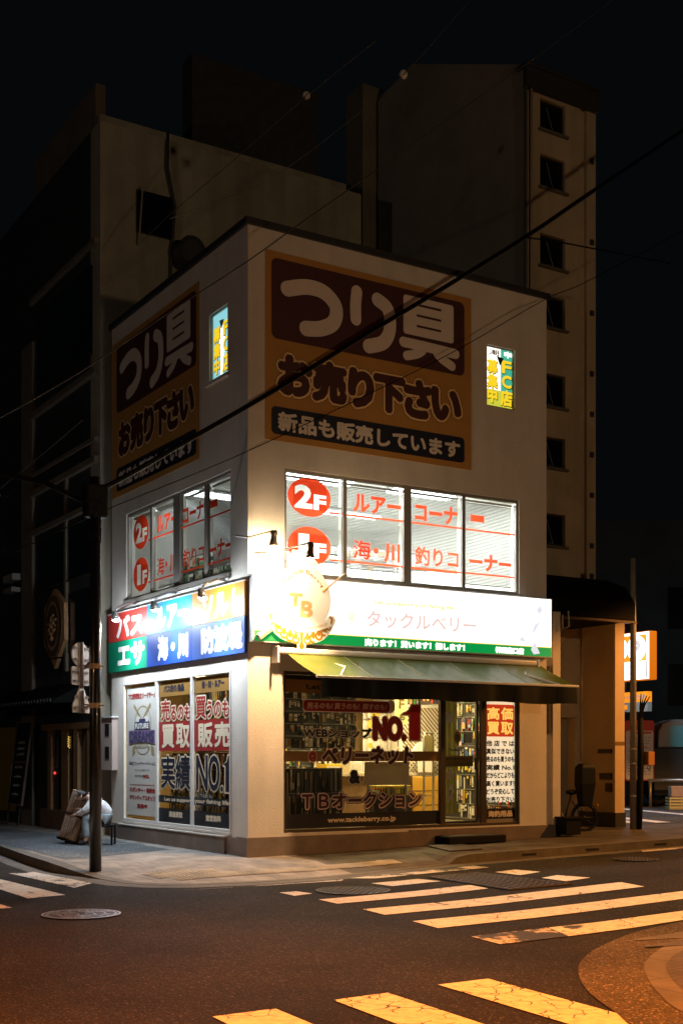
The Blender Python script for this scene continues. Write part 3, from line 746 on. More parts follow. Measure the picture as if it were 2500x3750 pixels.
b.poly(LF, [(-4.46, 1.66), (-4.34, 1.69), (-4.34, 1.56), (-4.47, 1.50)], WL+.004); b.poly(LF, [(-3.52, 1.66), (-3.64, 1.69), (-3.64, 1.56), (-3.51, 1.50)], WL+.004)
b.ring(LF, -4.0, 1.66, .30, .27, WL+.003, 24, .45, 180, 360)
b.use(M['indigo']).text(LF, '神奈川フューチャードリームス', -4.62, -3.44, 1.335, 1.40, WL+.002, .002)
b.text(LF, 'ルートインBCリーグ', -4.35, -3.72, 1.235, 1.27, WL+.002, .001)
b.text(LF, 'ROUTE INN', -4.34, -4.02, 1.125, 1.165, WL+.002, .001); b.use(M['red_dk']).text(LF, 'BCL', -3.99, -3.71, 1.115, 1.175, WL+.002, .008)
b.quad(LF, -4.60, -3.45, .985, .995, WL+.002)
b.text(LF, 'スポンサー・後援会', -4.60, -3.46, .855, .945, WL+.002, .007)
b.text(LF, 'ボランティアスタッフ', -4.60, -3.46, .72, .81, WL+.002, .006); b.text(LF, '募集中', -4.26, -3.80, .575, .66, WL+.002, .007)
for (a, c) in ((-3.31, -1.99), (-1.90, -.60)):
    b.use(M['band']).quad(LF, a, c, 2.50, 2.76, WL); b.use(M['red_dk']).quad(LF, a, c, 1.58, 2.075, WL)
    b.use(M['black']).quad(LF, a, c, .715, .835, WL); b.quad(LF, a, c, .385, .62, WL)
b.use(M['navy']).text(LF, 'バス釣り用品', -3.10, -2.28, 2.56, 2.69, WL+.002, .010); b.text(LF, '海・川・ルアー', -1.62, -.82, 2.56, 2.69, WL+.002, .010)
for body, u0, u1, v0, v1 in (('売', -3.20, -2.84, 2.10, 2.43), ('るのも', -2.80, -2.03, 2.10, 2.33), ('買', -1.83, -1.46, 2.10, 2.44), ('うのも', -1.42, -.65, 2.10, 2.36)):
    b.outline(LF, body, u0, u1, v0, v1, WL+.001, [(.040, M['brown']), (.032, M['cream']), (.009, M['red_dk'])])
b.use(M['cream'])
for body, u0, u1 in (('買', -3.18, -2.66), ('取', -2.60, -2.06), ('販', -1.76, -1.22), ('売', -1.16, -.63)): b.text(LF, body, u0, u1, 1.63, 2.03, WL+.003, .016, 8)
for body, u0, u1 in (('実', -3.19, -2.64), ('績', -2.60, -2.05), ('N', -1.80, -1.40), ('O', -1.36, -.98), ('.', -.93, -.86)):
    b.outline(LF, body, u0, u1, .96 if len(body) else .96, 1.50 if body != '.' else 1.02, WL+.001, [(.044, M['brown']), (.036, M['cream']), (.013, M['navy'])])
b.use(M['cream']).poly(LF, [(-.86, 1.36), (-.74, 1.42), (-.70, 1.53), (-.565, 1.53), (-.565, .92), (-.80, .92), (-.80, 1.33), (-.86, 1.33)], WL+.007)
b.use(M['navy']).poly(LF, [(-.83, 1.37), (-.72, 1.41), (-.67, 1.50), (-.592, 1.50), (-.592, .95), (-.765, .95), (-.765, 1.355), (-.83, 1.355)], WL+.009)
b.use(M['cream']).text(LF, 'Let us support', -3.07, -1.98, .728, .805, WL+.003, .005); b.text(LF, 'your fishing life.', -1.87, -.62, .728, .815, WL+.003, .005)
b.text(LF, '高価買取', -2.88, -2.34, .475, .58, WL+.003, .008); b.text(LF, '査定無料', -1.47, -.93, .47, .575, WL+.003, .008)
b.build('lettering', None, gl)

# ================================================================== BILLBOARDS PAINTED BOARDS
def billboard(fr, a, wd, b0, b1, label):
    """a, wd: start and width of the maroon panel; b0..b1: the amber board"""
    t = thing('billboard', label, 'billboard', fr(a+wd/2, 6.25, 0), 'fishing tackle billboards')
    x = lambda q: a+q*wd
    MB().box(fr, b0, b1, 6.225, 9.055, 0, .012).build('backing_board', M['amber'], t)
    MB().rrect(fr, a, a+wd, 7.748, 8.955, .10, .0135, .015).build('title_panel', M['brown'], t)
    MB().rrect(fr, a, a+wd, 6.32, 6.735, .07, .0135, .015).build('slogan_panel', M['navy'], t)
    b = MB().use(M['pinkwhite']); k = wd/3.61
    def st(pts, wdt, w): b.stroke(fr, [(x(q[0]), q[1]) for q in pts], wdt, w)
    st([(.075, 8.53), (.17, 8.625), (.255, 8.60), (.312, 8.42), (.302, 8.18), (.24, 8.04), (.165, 7.99)], .235*k, .017)
    st([(.418, 8.73), (.412, 8.53), (.413, 8.30)], .20*k, .017)
    st([(.526, 8.68), (.580, 8.56), (.590, 8.26), (.556, 8.03), (.480, 7.92)], .225*k, .017)
    b.rrect(fr, x(.662), x(.938), 8.245, 8.868, .05, .017)
    b.use(M['brown'])
    for v in (8.745, 8.575, 8.405): b.quad(fr, x(.733), x(.868), v-.018, v+.018, .019)
    b.use(M['pinkwhite']); st([(.662, 8.105), (.80, 8.10), (.948, 8.085)], .165*k, .0175)
    st([(.765, 8.03), (.735, 7.96), (.680, 7.895)], .15*k, .018); st([(.845, 8.03), (.875, 7.955), (.928, 7.875)], .155*k, .018)
    for body, q0, q1, v0, v1 in (('お', .04, .185, 6.97, 7.50), ('売', .205, .355, 6.96, 7.51), ('り', .385, .495, 6.97, 7.50), ('下', .515, .66, 6.97, 7.48), ('さ', .675, .805, 6.96, 7.50), ('い', .825, .97, 7.0, 7.45)):
        b.outline(fr, body, x(q0), x(q1), v0, v1, .0135, [(.090, M['brown']), (.081, M['amber_line']), (.047, M['brown'])])
    b.use(M['pinkwhite']).text(fr, '新品も販売しています', x(.03), x(.975), 6.375, 6.67, .017, .014, 8)
    b.build('lettering', None, t)
billboard(RF, .388, 3.61, .286, 4.14, 'large amber and maroon billboard on the wide wall right of the corner')
billboard(LF, -5.132, 3.38, -5.36, -1.66, 'large amber and maroon billboard on the shaded wall left of the corner')

# ================================================================== FASCIA SIGN, RIGHT (lit box)
fs = thing('fascia_sign', 'long glowing white sign box with a green stripe above the awning', 'sign', (2.9, 0, 3.18))
M['sign_white'] = emit('lit_sign_white', (1, .97, .90), 1.7, (.8, .8, .8))
M['sign_green'] = emit('lit_sign_green', (.0, .30, .06), 1.0, (.01, .10, .03))
M['sign_pink'] = emit('lit_sign_pink', (.90, .62, .57), 1.0, (.03, .02, .02))
M['sign_olive'] = emit('lit_sign_gold', (.85, .62, .05), 1.0, (.03, .03, .01))
M['sign_yel'] = emit('lit_sign_yellow', (1, .80, .10), 1.0, (.7, .6, .1))
M['sign_grey'] = emit('lit_sign_grey', (.80, .79, .86), 1.0, (.03, .03, .03))
MB().box(RF, -.005, 5.78, 3.178, 4.192, .003, .150).build('sign_case', M['alu_white'], fs, bevel=.005)
b = MB().use(M['sign_white']).quad(RF, .03, 5.755, 3.36, 4.175, .153)
b.use(M['sign_yel']).quad(RF, .03, 5.755, 3.347, 3.36, .153); b.use(M['sign_green']).quad(RF, .03, 5.755, 3.195, 3.347, .153)
b.build('lit_face', None, fs)
b = MB().use(M['sign_olive']).text(RF, 'Let us support your fishing life.', 2.14, 3.69, 3.85, 3.935, .156, .003)
b.text(RF, '@', 1.65, 1.765, 3.575, 3.71, .156, .002)
b.use(M['sign_pink']).text(RF, 'タックルベリー', 1.99, 4.13, 3.50, 3.765, .156, .008)
b.use(M['sign_white']).text(RF, '売ります！買います！探します！', 1.95, 3.90, 3.205, 3.325, .156, .010, 6); b.text(RF, '神田南口店', 4.53, 5.15, 3.205, 3.32, .156, .010, 6)
b.use(M['sign_grey'])
for q in ([(5.30, 3.55), (5.38, 3.72), (5.52, 3.80), (5.40, 3.62)], [(5.42, 3.98), (5.50, 4.06), (5.56, 3.98), (5.48, 3.90)], [(5.30, 3.30), (5.38, 3.45), (5.50, 3.24), (5.36, 3.22)], [(5.02, 3.44), (5.12, 3.52), (5.2, 3.42)]): b.poly(RF, q, .1555)
b.build('lettering', None, fs)
# crest hung in front of the sign
em = thing('crest_sign', 'round white crest with gold initials and scrolls before the glowing sign', 'sign', (.82, -.17, 3.1))
M['crest_white'] = mat('crest_white', (.80, .79, .77), .5); M['crest_gold'] = mat('crest_gold', (.36, .17, .02), .4, .2, var=.2, scale=25)
M['crest_tb'] = mat('crest_orange', (.62, .36, .16), .5)
MB().disc(RF, .825, 3.86, .49, .53, .165, .195).build('disc_board', M['crest_white'], em, bevel=.006)
b = MB()
for s_ in (-1, 1):
    c = .80
    b.use(M['crest_white']).stroke(RF, [(c, 3.24), (c+s_*.14, 3.27), (c+s_*.30, 3.31), (c+s_*.42, 3.40), (c+s_*.52, 3.56)], .16, .197+s_*.0004)
    for k, (u, v, r) in enumerate(((.10, 3.24, .07), (.20, 3.27, .075), (.30, 3.31, .07), (.39, 3.37, .06), (.47, 3.45, .05))):
        b.use(M['crest_gold']).ring(RF, c+s_*u, v, r, r*.5, .1995+.0003*k, 18, 1, 0 if k % 2 else 90, 300 if k % 2 else 400)
        b.disc(RF, c+s_*u, v+.05, r*.45, r*.8, .2008+.0002*k, None, 14)
    b.stroke(RF, [(c+s_*.42, 3.42), (c+s_*.50, 3.50), (c+s_*.53, 3.58), (c+s_*.50, 3.60)], .03, .2025)
b.use(M['crest_white']).disc(RF, .80, 3.16, .075, .09, .197); b.use(M['crest_gold']).poly(RF, [(.765, 3.34), (.835, 3.34), (.82, 3.22), (.85, 3.14), (.80, 3.09), (.75, 3.14), (.78, 3.22)], .2028)
b.build('scrollwork', None, em)
b = MB().use(M['crest_white'])
rb = [(.30+.1*k, 3.545-.13*math.sin(math.pi*k/10.5)) for k in range(11)]
b.stroke(RF, rb, .12, .205, False)
b.use(M['crest_tb']).text(RF, 'http://www.tackleberry.co.jp', .36, 1.24, 3.50, 3.56, .207, .001, 4, 0, lambda x: -.125*math.sin(math.pi*(x*.88+.06)))
b.build('ribbon', None, em)
b = MB().use(M['crest_tb'])
b.text(RF, 'T', .57, .80, 3.72, 3.935, .1965, .014, 8, .12).build('lettering', M['crest_tb'], em); b = MB().use(M['crest_tb']).text(RF, 'B', .765, .985, 3.575, 3.83, .1985, .014, 8, .12).build('lettering', M['crest_tb'], em); b = MB()
b.use(M['crest_gold']).text(RF, 'Tackle Berry', .48, 1.18, 4.0, 4.09, .1965, .002, 4, 0, lambda x: .22*math.sin(math.pi*x))
b.build('lettering', None, em)
b = MB().use(M['crest_white']).tube([RF(.07, 3.24, .205), RF(.30, 3.40, .205)], [.055, .04], 8)
b.use(M['crest_tb']).tube([RF(.08, 3.245, .22), RF(.27, 3.385, .22)], [.042, .03], 8); b.build('rod_handle', None, em)
MB().tube([RF(1.16, 3.985, .20), RF(1.575, 4.295, .20)], [.018, .010], 8).build('rod_tip', M['crest_tb'], em)
b = MB().use(M['crest_white']).poly(RF, [(.55, 4.36), (.62, 4.48), (.66, 4.58), (.98, 4.58), (1.02, 4.48), (1.12, 4.38), (.85, 4.33)], .17, .19); b.build('crown_board', None, em)

# ================================================================== FASCIA SIGN, LEFT (six coloured panels)
fl_ = thing('panel_sign', 'six-panel coloured sign with white lettering under floodlights, left wall', 'sign', (0, 2.7, 3.02))
cols = [('red', (.52, .04, .03)), ('cyan', (.006, .27, .42)), ('orange', (.62, .26, .006)), ('green', (.0, .21, .11)), ('blue', (.002, .045, .30)), ('royal', (.02, .085, .38))]
edges = [-5.43, -3.64, -1.81, .0]
texts = ['バス', 'ルアー', 'ソルト', 'エサ', '海・川', '防波堤']
boxes = [(-5.03, -3.80), (-3.28, -1.95), (-1.45, -.10), (-4.98, -3.74), (-3.18, -1.95), (-1.48, -.05)]
for k in range(6):
    i = k % 3; row = k//3
    MB().box(LF, edges[i], edges[i+1]-.006, (3.578 if row == 0 else 3.03), (4.088 if row == 0 else 3.572), .003, .055).build('sign_panel', mat('panel_'+cols[k][0], cols[k][1], .55, var=.05), fl_)
    MB().text(LF, texts[k], boxes[k][0], boxes[k][1], 3.62 if row == 0 else 3.09, 4.02 if row == 0 else 3.52, .058, .030, 10).build('lettering', M['white'], fl_)
MB().box(LF, -5.44, .003, 4.088, 4.105, .003, .07).build('top_trim', M['alu_white'], fl_)

# ================================================================== FLOODLIGHTS
M['lens'] = emit('flood_lens_white', (.92, .96, 1), 60, (.8, .8, .8)); M['lens_warm'] = emit('flood_lens_warm', (1, .86, .62), 60, (.8, .8, .8))
def flood(y, label, a):
    t = thing('floodlight', label, 'floodlight', LF(-y, 4.18, .05), 'floodlights over the coloured panel sign')
    MB().tube([LF(-y, 4.18, .02), LF(-y, 4.17, .20), LF(-y, 4.08, .40), LF(-y, 3.99, .46)], .018, 8).build('arm', M['metal'], t, smooth=True)
    b = MB().tube([LF(-y, 4.02, .475), LF(-y, 3.95, .455), LF(-y, 3.88, .435)], [.03, .06, .085], 14); b.build('head', M['metal'], t, smooth=True)
    MB().ball(LF(-y, 3.868, .43), .066, 8, (1, 1, .55)).build('lens', M['lens'], t, smooth=True)
    lamp('POINT', 'floodlight_light', LF(-y, 3.80, .46), (.80, .90, 1.0), a, .06); lamp('SPOT', 'floodlight_beam', LF(-y, 3.79, .46), (.76, .88, 1.0), 230, .06, LF(-y, 0, .62), 128, .85)
flood(4.11, 'left floodlight on an arm over the red panel of the coloured sign', 82)
flood(2.40, 'middle floodlight on an arm over the cyan panel of the coloured sign', 82)
flood(.63, 'right floodlight on an arm over the orange panel of the coloured sign', 82)
t = thing('light_rail', 'thin white rail carrying the floodlights below the upper left window', 'rail', LF(-2.7, 4.18, .04))
MB().tube([LF(-4.83, 4.172, .045), LF(-.54, 4.19, .045)], .022, 8).build('rail', M['alu_white'], t, smooth=True)
for y in (4.7, 3.3, 1.6, .7): MB().box(LF, -y-.02, -y+.02, 4.15, 4.21, 0, .04).build('bracket', M['metal'], t)
def flood_r(u, v, wo, label, pw, aim):
    t = thing('floodlight', label, 'floodlight', RF(u, v, 0), 'floodlights above the glowing sign')
    MB().tube([RF(u-.42, v+.12, 0), RF(u-.30, v+.08, wo*.4), RF(u-.02, v+.16, wo)], .014, 8).build('arm', M['metal'], t, smooth=True)
    MB().tube([RF(u, v+.17, wo), RF(u, v+.11, wo), RF(u, v+.10, wo), RF(u-.01, v+.02, wo), RF(u-.01, v-.05, wo), RF(u-.01, v-.06, wo)], [.05, .05, .038, .05, .072, .06], 14).build('head', M['alu_dark'], t, smooth=True)
    MB().ball(RF(u-.01, v-.062, wo), .052, 8, (1, 1, .4)).build('lens', M['lens_warm'], t, smooth=True)
    lamp('POINT', 'floodlight_light', RF(u-.01, v-.12, wo), (1, .72, .42), pw, .06)
    if wo > .6: lamp('SPOT', 'floodlight_beam', RF(u-.02, v-.14, wo), (1, .58, .28), 900, .06, RF(.12, 1.2, .1), 92, .6)
flood_r(.53, 4.40, .92, 'brown floodlight on an arm just above the round crest', 80, RF(.15, 3.6, .0))
flood_r(.22, 4.62, .40, 'pale floodlight on a bent arm beside the building corner', 110, RF(.15, 3.6, .0))

# ================================================================== AWNING
aw = thing('awning', 'glossy olive green retractable awning with a dark valance over the shopfront', 'awning', (3, 0, 3.0))
M['vinyl'] = mat('awning_vinyl', (.05, .085, .012), .32, spec=.5, col2=(.11, .13, .018), scale=1.1, var=.1)
M['valance'] = mat('valance_vinyl', (.004, .006, .006), .45, spec=.25)
b = MB().box(RF, .42, 5.42, 3.02, 3.115, 0, .20); b.build('roller_case', M['alu_white'], aw, bevel=.03)
for u in (.39, 5.42): MB().box(RF, u, u+.03, 2.88, 3.13, 0, .21).build('end_cap', M['alu_white'], aw, bevel=.01)
b = MB(); N = 60; K = 12
def cloth(i, j, lift=0.):
    a = j/K; x = i/N; bay = math.sin(math.pi*((x*5) % 1))
    return RF((.56+.045*a)+4.95*x, 3.03-.375*a-.030*math.sin(math.pi*a)*(.35+.65*bay)-.006*math.sin(x*47+a*5)*a-.004*math.sin(x*113+2)*math.sin(math.pi*a)+lift, .17+.81*a)
P = [[cloth(i, j) for i in range(N+1)] for j in range(K+1)]
b.add([q for r_ in P for q in r_], [(j*(N+1)+i, j*(N+1)+i+1, (j+1)*(N+1)+i+1, (j+1)*(N+1)+i) for j in range(K) for i in range(N)])
b.build('canopy_cloth', M['vinyl'], aw, smooth=True)
M['seam'] = mat('awning_seam', (.5, .5, .35), .3)
for i in (12, 24, 36, 48): 
    MB().tube([cloth(i, j, .003) for j in range(K+1)], .004, 5).build('seam', M['seam'], aw)
MB().box(RF, .59, 5.60, 2.625, 2.662, .97, 1.01).build('front_bar', M['alu_white'], aw, bevel=.006)
b = MB(); N = 60
top = [RF(.66+4.90*i/N, 2.624, 1.0+.006*math.sin(i*.9)) for i in range(N+1)]; bot = [RF(.66+4.90*i/N, 2.345+.012*math.sin(i*.35), .985+.028*math.sin(i*.55+.6)+.010*math.sin(i*1.7)) for i in range(N+1)]
b.add(top+bot, [(i, i+1, N+2+i, N+1+i) for i in range(N)]); b.build('valance', M['valance'], aw, smooth=True)
for u in (1.0, 5.2): MB().tube([RF(u, 2.98, .1), RF(u+(.35 if u < 3 else -.35), 2.83, .55), RF(u, 2.66, .98)], .022, 6).build('folding_arm', M['alu_white'], aw)
tag(MB().tube([RF(5.86, 1.88, -.03), RF(5.86, 3.05, -.03)], .03, 10).build('drainpipe', M['alu_dark'], loc=(5.86, 0, 1.88)), 'short brown drainpipe in the groove at the right end of the shop wall', 'drainpipe')
t = thing('door_step', 'low black step in front of the glass door', 'step', (4.1, -.2, zs(4.1)))
MB().box(RF, 3.38, 4.55, .085, .205, .035, .42).build('step_block', M['rubber'], t, bevel=.012)
MB().box(RF, 3.42, 4.51, .206, .212, .06, .40).build('tread', mat('tread_rubber', (.02, .02, .02), .35, bump=.5, bscale=200), t)
# steel ramp plate on the pavement
t = thing('ramp_plate', 'worn steel checker plate lying on the pavement by the kerb', 'ramp plate', (3.3, -.9, zs(3.3)))
q = [(2.75, -1.28), (3.35, -1.30), (3.70, -.30), (3.05, -.28)]
b = MB(); b.add([(x, y, zs(x)+.006) for x, y in q]+[(x, y, zs(x)+.022) for x, y in q], [(0, 3, 2, 1), (4, 5, 6, 7), (0, 1, 5, 4), (1, 2, 6, 5), (2, 3, 7, 6), (3, 0, 4, 7)]); b.build('plate', M['iron_rust'], t)
b = MB(); A, B, C, D = [Vector(x) for x in q]
for i in range(9):
    for j in range(13):
        c = A.lerp(B, (i+.5)/9).lerp(D.lerp(C, (i+.5)/9), (j+.5)/13); s_ = 1 if (i+j) % 2 else -1
        F = Fr((c.x, c.y, zs(c.x)+.0225), (.7, .7*s_, 0), (-.7*s_, .7, 0), (0, 0, 1)); b.box(F, -.025, .025, -.007, .007, 0, .004)
b.build('checker_pattern', M['iron'], t)

# ================================================================== INSIDE THE SHOP
def fixture(name, x, y, z, lx, ly, col, es, power, label, group):
    t = thing(name, label, 'ceiling light', (x, y, z), group)
    MB().box(WF, x-lx/2, x+lx/2, y-ly/2, y+ly/2, z, z+.04).build('housing', M['alu_white'], t)
    MB().box(WF, x-lx/2+.01, x+lx/2-.01, y-ly/2+.01, y+ly/2-.01, z-.035, z-.002).build('tube', emit(name+'_glow', col, es), t)
    lamp('AREA', name+'_light', (x, y, z-.06), col, power, lx, None, sy=ly)
COOL = (.86, .96, 1.0); WARM = (1.0, .76, .36)
for x, y, pw, where in ((1.9, 1.2, 240, 'the left half of the wide upper window'), (4.0, 1.2, 240, 'the right half of the wide upper window'), (3.9, 3.4, 200, 'the back of the upper room'), (.75, 3.2, 26, 'the upper window on the left wall')):
    fixture('ceiling_light', x, y, 6.04, 1.3 if pw > 9 else .3, .3, COOL, 9 if pw > 9 else 3, pw, 'white tube light on the upstairs ceiling behind '+where, 'upstairs ceiling lights')
for x, y, pw, where in ((1.7, 1.3, 34, 'the packet racks'), (3.9, 1.5, 120, 'the lattice display'), (4.4, 3.4, 90, 'the back of the shop'), (1.4, 3.4, 12, 'the left back corner')):
    fixture('ceiling_light', x, y, 2.89, 1.2, .25, WARM, 7, pw, 'warm tube light on the shop ceiling over '+where, 'shop ceiling lights')

# upstairs stock: dark and pale racks breaking up the white room
M['rack'] = mat('rack_grey', (.30, .30, .29), .5, .3); M['rackdark'] = mat('rack_dark', (.05, .045, .04), .5)
PK = [mat('pack_'+n, c, .35) for n, c in (('white', (.75, .72, .66)), ('tan', (.45, .30, .16)), ('yellow', (.75, .52, .05)), ('red', (.45, .05, .03)), ('blue', (.06, .12, .30)), ('green', (.08, .22, .07)), ('black', (.03, .03, .03)), ('silver', (.55, .53, .5)))]
def rack(name, label, cat, fr, u0, u1, v0, v1, dep, rows, dens, pal, hmin, hmax, group=None, back=None, hang=True):
    t = thing(name, label, cat, fr((u0+u1)/2, v0, 0), group)
    b = MB(); b.box(fr, u0, u1, v0, v1, -dep-.02, -dep); b.build('back_panel', back or M['rackdark'], t)
    b = MB()
    for k in range(rows+1):
        v = v0+(v1-v0)*k/rows; b.box(fr, u0, u1, v-.005, v+.005, -dep, -dep+.03)
    b.build('hook_rail', M['rack'], t)
    b = MB(); H = (v1-v0)/rows
    for k in range(rows):
        v = v0+H*k+.012; u = u0+.01
        while u < u1-.03:
            wd = random.choice((.012, .03, .045, .06, .075))/dens; hh = H*random.uniform(hmin, hmax)
            if random.random() < .82:
                wo = random.uniform(-.07, -.012); top = v+H-.02-random.uniform(0, H*.18); a1 = min(u+wd, u1); c = random.choice(pal)
                b.use(c).box(fr, u, a1, top-hh, top, wo-.012, wo)
                if wd > .028:
                    b.use(random.choice(pal+[PK[0], PK[7]])).quad(fr, u+.004, a1-.004, top-hh*random.uniform(.25, .45), top-.006, wo+.001)
                    if random.random() < .5: b.use(random.choice(pal)).quad(fr, u+.006, a1-.006, top-hh*.9, top-hh*.6, wo+.001)
            u += wd+random.uniform(.002, .022)
    o = b.build('packets', None, t); o['kind'] = 'stuff'
    return t
F1 = lambda y: Fr((0, y, 0), (1, 0, 0), (0, 0, 1), (0, -1, 0))
rack('display_rack', 'wall rack of brown and silver packets behind the left half of the shop window', 'display rack', F1(.95), 1.0, 2.55, 1.62, 2.62, .1, 5, 1.0, [PK[0], PK[1], PK[1], PK[7], PK[6], PK[6], PK[6]], .35, .95, back=M['rackdark'])
rack('display_rack', 'low dark rack of hanging rods and packets under the window band', 'display rack', F1(.80), .75, 2.2, .50, 1.30, .1, 2, 2.0, [PK[6], PK[6], PK[6], PK[1], PK[7]], .7, .98)
rack('display_rack', 'back wall rack of coloured boxes behind the counter', 'display rack', F1(4.6), 1.6, 4.6, .4, 2.8, .2, 8, 1.0, PK+[PK[6], PK[6], PK[1]], .4, .95, back=M['rackdark'])
rack('display_rack', 'bright rack of pale packets beyond the shop door', 'display rack', F1(4.4), 5.0, 5.55, .4, 2.6, .2, 6, .8, [PK[0], PK[0], PK[2], PK[7]], .5, .95, back=M['room'])
FL_ = lambda x: Fr((x, 0, 0), (0, -1, 0), (0, 0, 1), (-1, 0, 0))
rack('display_rack', 'packet rack behind the left-hand pane with the navy lettering', 'display rack', FL_(.75), -4.6, -2.3, .42, 1.55, .1, 4, 1.0, [PK[6], PK[1], PK[0], PK[2], PK[6]], .5, .95)
rack('display_rack', 'packet rack behind the pane nearest the corner on the left wall', 'display rack', FL_(.9), -2.2, -.9, .42, 1.5, .1, 4, 1.0, [PK[6], PK[1], PK[2], PK[0], PK[6]], .5, .95)
RW = Fr((5.52, 0, 0), (0, -1, 0), (0, 0, 1), (-1, 0, 0))
rack('display_rack', 'tall wall rack of mixed packets along the right wall beyond the door', 'display rack', RW, -4.2, -.6, .35, 2.75, .07, 9, 1.0, PK+[PK[0], PK[6], PK[2]], .4, .95, back=M['rackdark'])
t = thing('door_banner', 'olive yellow vertical cloth banner hanging just inside the glass door', 'banner', (4.4, .9, 2.7)); f = F1(.9)
b = MB()
vs = [f(4.16+.36*k/16, v, .018*math.sin(k*1.3)) for v in (.5, 2.7) for k in range(17)]; b.add(vs, [(k, k+1, 18+k, 17+k) for k in range(16)])
b.build('cloth', mat('olive_cloth', (.26, .22, .05), .8, var=.1), t, smooth=True); MB().tube([f(4.1, 2.71), f(4.58, 2.71)], .012, 6).build('rod', M['metal'], t)
rack('display_rack', 'upstairs rack of pale boxes seen through the wide upper window', 'display rack', F1(2.1), 1.4, 4.9, 4.0, 5.2, .2, 4, .5, [PK[0], PK[7], PK[1], PK[0]], .4, .95, back=M['room'])
rack('display_rack', 'upstairs dark rack seen through the upper left window', 'display rack', FL_(.75), -4.6, -1.9, 3.95, 5.0, .2, 4, .5, [PK[6], PK[5], PK[7], PK[1]], .5, .95, back=M['rackdark'])
# lattice display with a white shirt hung on it
t = thing('lattice_display', 'white diagonal lattice panel glowing inside the shop near the door', 'display panel', (5.2, 3.0, 1.1))
f = F1(2.6); b = MB()
for k in range(26):
    u = 4.55+.085*k
    for s_, w_ in ((1, .0), (-1, .012)):
        a0 = (u, 1.15); a1 = (u+s_*1.25, 2.40)
        pts = []
        # clip to the panel
        t0, t1 = 0., 1.
        lo, hi = 4.55, 5.55
        du = a1[0]-a0[0]
        ta, tb = sorted(((lo-a0[0])/du, (hi-a0[0])/du)); t0, t1 = max(t0, ta), min(t1, tb)
        if t1-t0 > .03: b.stroke(f, [(a0[0]+du*t0, a0[1]+1.25*t0), (a0[0]+du*t1, a0[1]+1.25*t1)], .022, .004+w_, False)
b.build('lattice', M['white'], t)
b = MB(); b.box(f, 4.5, 5.55, 1.10, 1.15, -.02, .03); b.box(f, 4.5, 5.55, 2.40, 2.45, -.02, .03); b.box(f, 4.5, 4.55, 1.15, 2.40, -.02, .03); b.build('frame', M['white'], t)
MB().box(f, 4.55, 5.55, 1.15, 2.40, -.08, -.06).build('back_panel', M['roomwarm'], t)
sh = MB(); f = F1(2.3)
sh.poly(f, [(4.72, 1.20), (5.02, 1.20), (5.03, 1.55), (5.13, 1.45), (5.20, 1.53), (5.06, 1.72), (4.94, 1.76), (4.87, 1.73), (4.80, 1.76), (4.68, 1.72), (4.54, 1.53), (4.61, 1.45), (4.71, 1.55)], -.03, .02)
tag(sh.build('t_shirt', M['white'], loc=f(4.87, 1.76)), 'white t-shirt hung in front of the lattice panel', 't-shirt')
t = thing('cabinet', 'yellow ochre low cabinet below the white t-shirt', 'cabinet', (4.8, 2.2, .3)); f = F1(2.1)
M['ochre'] = mat('ochre_laminate', (.62, .34, .04), .45)
MB().box(f, 4.45, 5.1, .31, 1.12, -.3, 0).build('body', M['ochre'], t, bevel=.008)
for v in (.60, .86): MB().box(f, 4.46, 5.09, v, v+.01, 0, .004).build('drawer_gap', M['black'], t)
t = thing('notice_board', 'plain beige board standing inside the window below the red numeral', 'board', (2.9, .6, 1.05)); f = F1(.6)
MB().box(f, 2.45, 3.32, 1.02, 1.40, -.02, 0).build('panel', mat('beige_board', (.55, .45, .30), .7, var=.05), t)
for u in (2.5, 3.24): MB().box(f, u, u+.03, .31, 1.02, -.02, 0).build('leg', M['rack'], t)
t = thing('wire_basket', 'yellow wire basket of goods below the beige board', 'basket', (3.1, .75, .85)); f = F1(.7)
b = MB()
for k in range(14): u = 2.75+.05*k; b.box(f, u, u+.008, .86, 1.0, -.25, -.242); b.box(f, u, u+.008, .86, 1.0, -.008, 0)
b.box(f, 2.74, 3.42, .995, 1.01, -.25, 0); b.box(f, 2.74, 3.42, .85, .86, -.25, 0); b.build('wire_frame', M['lit_yel2'] if False else mat('yellow_wire', (.75, .62, .05), .4), t)
b = MB(); 
for k in range(9): u = 2.78+.068*k; b.use(PK[(k*3) % 8]).box(f, u, u+.055, .865, .93+.05*random.random(), -.22, -.04)
b.build('goods', None, t)
MB().box(f, 2.70, 3.46, .31, .845, -.28, -.01).build('stand', M['rackdark'], t)
t = thing('hanging_banner', 'pale yellow hanging banner with a letter F inside the window', 'banner', (3.78, 1.5, 2.5)); f = F1(1.5)
MB().box(f, 3.66, 3.92, 2.05, 2.62, -.01, 0).build('cloth', emit('banner_yellow', (.95, .85, .25), .55, (.8, .75, .3)), t)  # cloth glows by itself, light put into its colour
MB().text(f, 'F', 3.73, 3.85, 2.32, 2.48, .003, .008).text(f, 'も', 3.74, 3.86, 2.12, 2.24, .003, .006).build('lettering', M['gold_dk'], t)
t = thing('security_gate', 'slim metal anti-theft gate standing just inside the door', 'gate', (4.15, 1.2, .3)); f = F1(1.2)
MB().tube([f(4.05, .31), f(4.05, 1.82), f(4.08, 1.90), f(4.22, 1.90), f(4.25, 1.82), f(4.25, .31)], .02, 8).build('frame', M['metal'], t, smooth=True)
b = MB().box(f, 4.07, 4.23, 1.55, 1.84, -.006, .006); b.build('notice', M['poster_white'], t)
for v in (.8, 1.2): MB().box(f, 4.07, 4.23, v, v+.015, -.006, .006).build('crossbar', M['metal'], t)
t = thing('counter', 'long wooden shop counter behind the yellow window band', 'counter', (2.6, 2.0, .3)); f = F1(1.9)
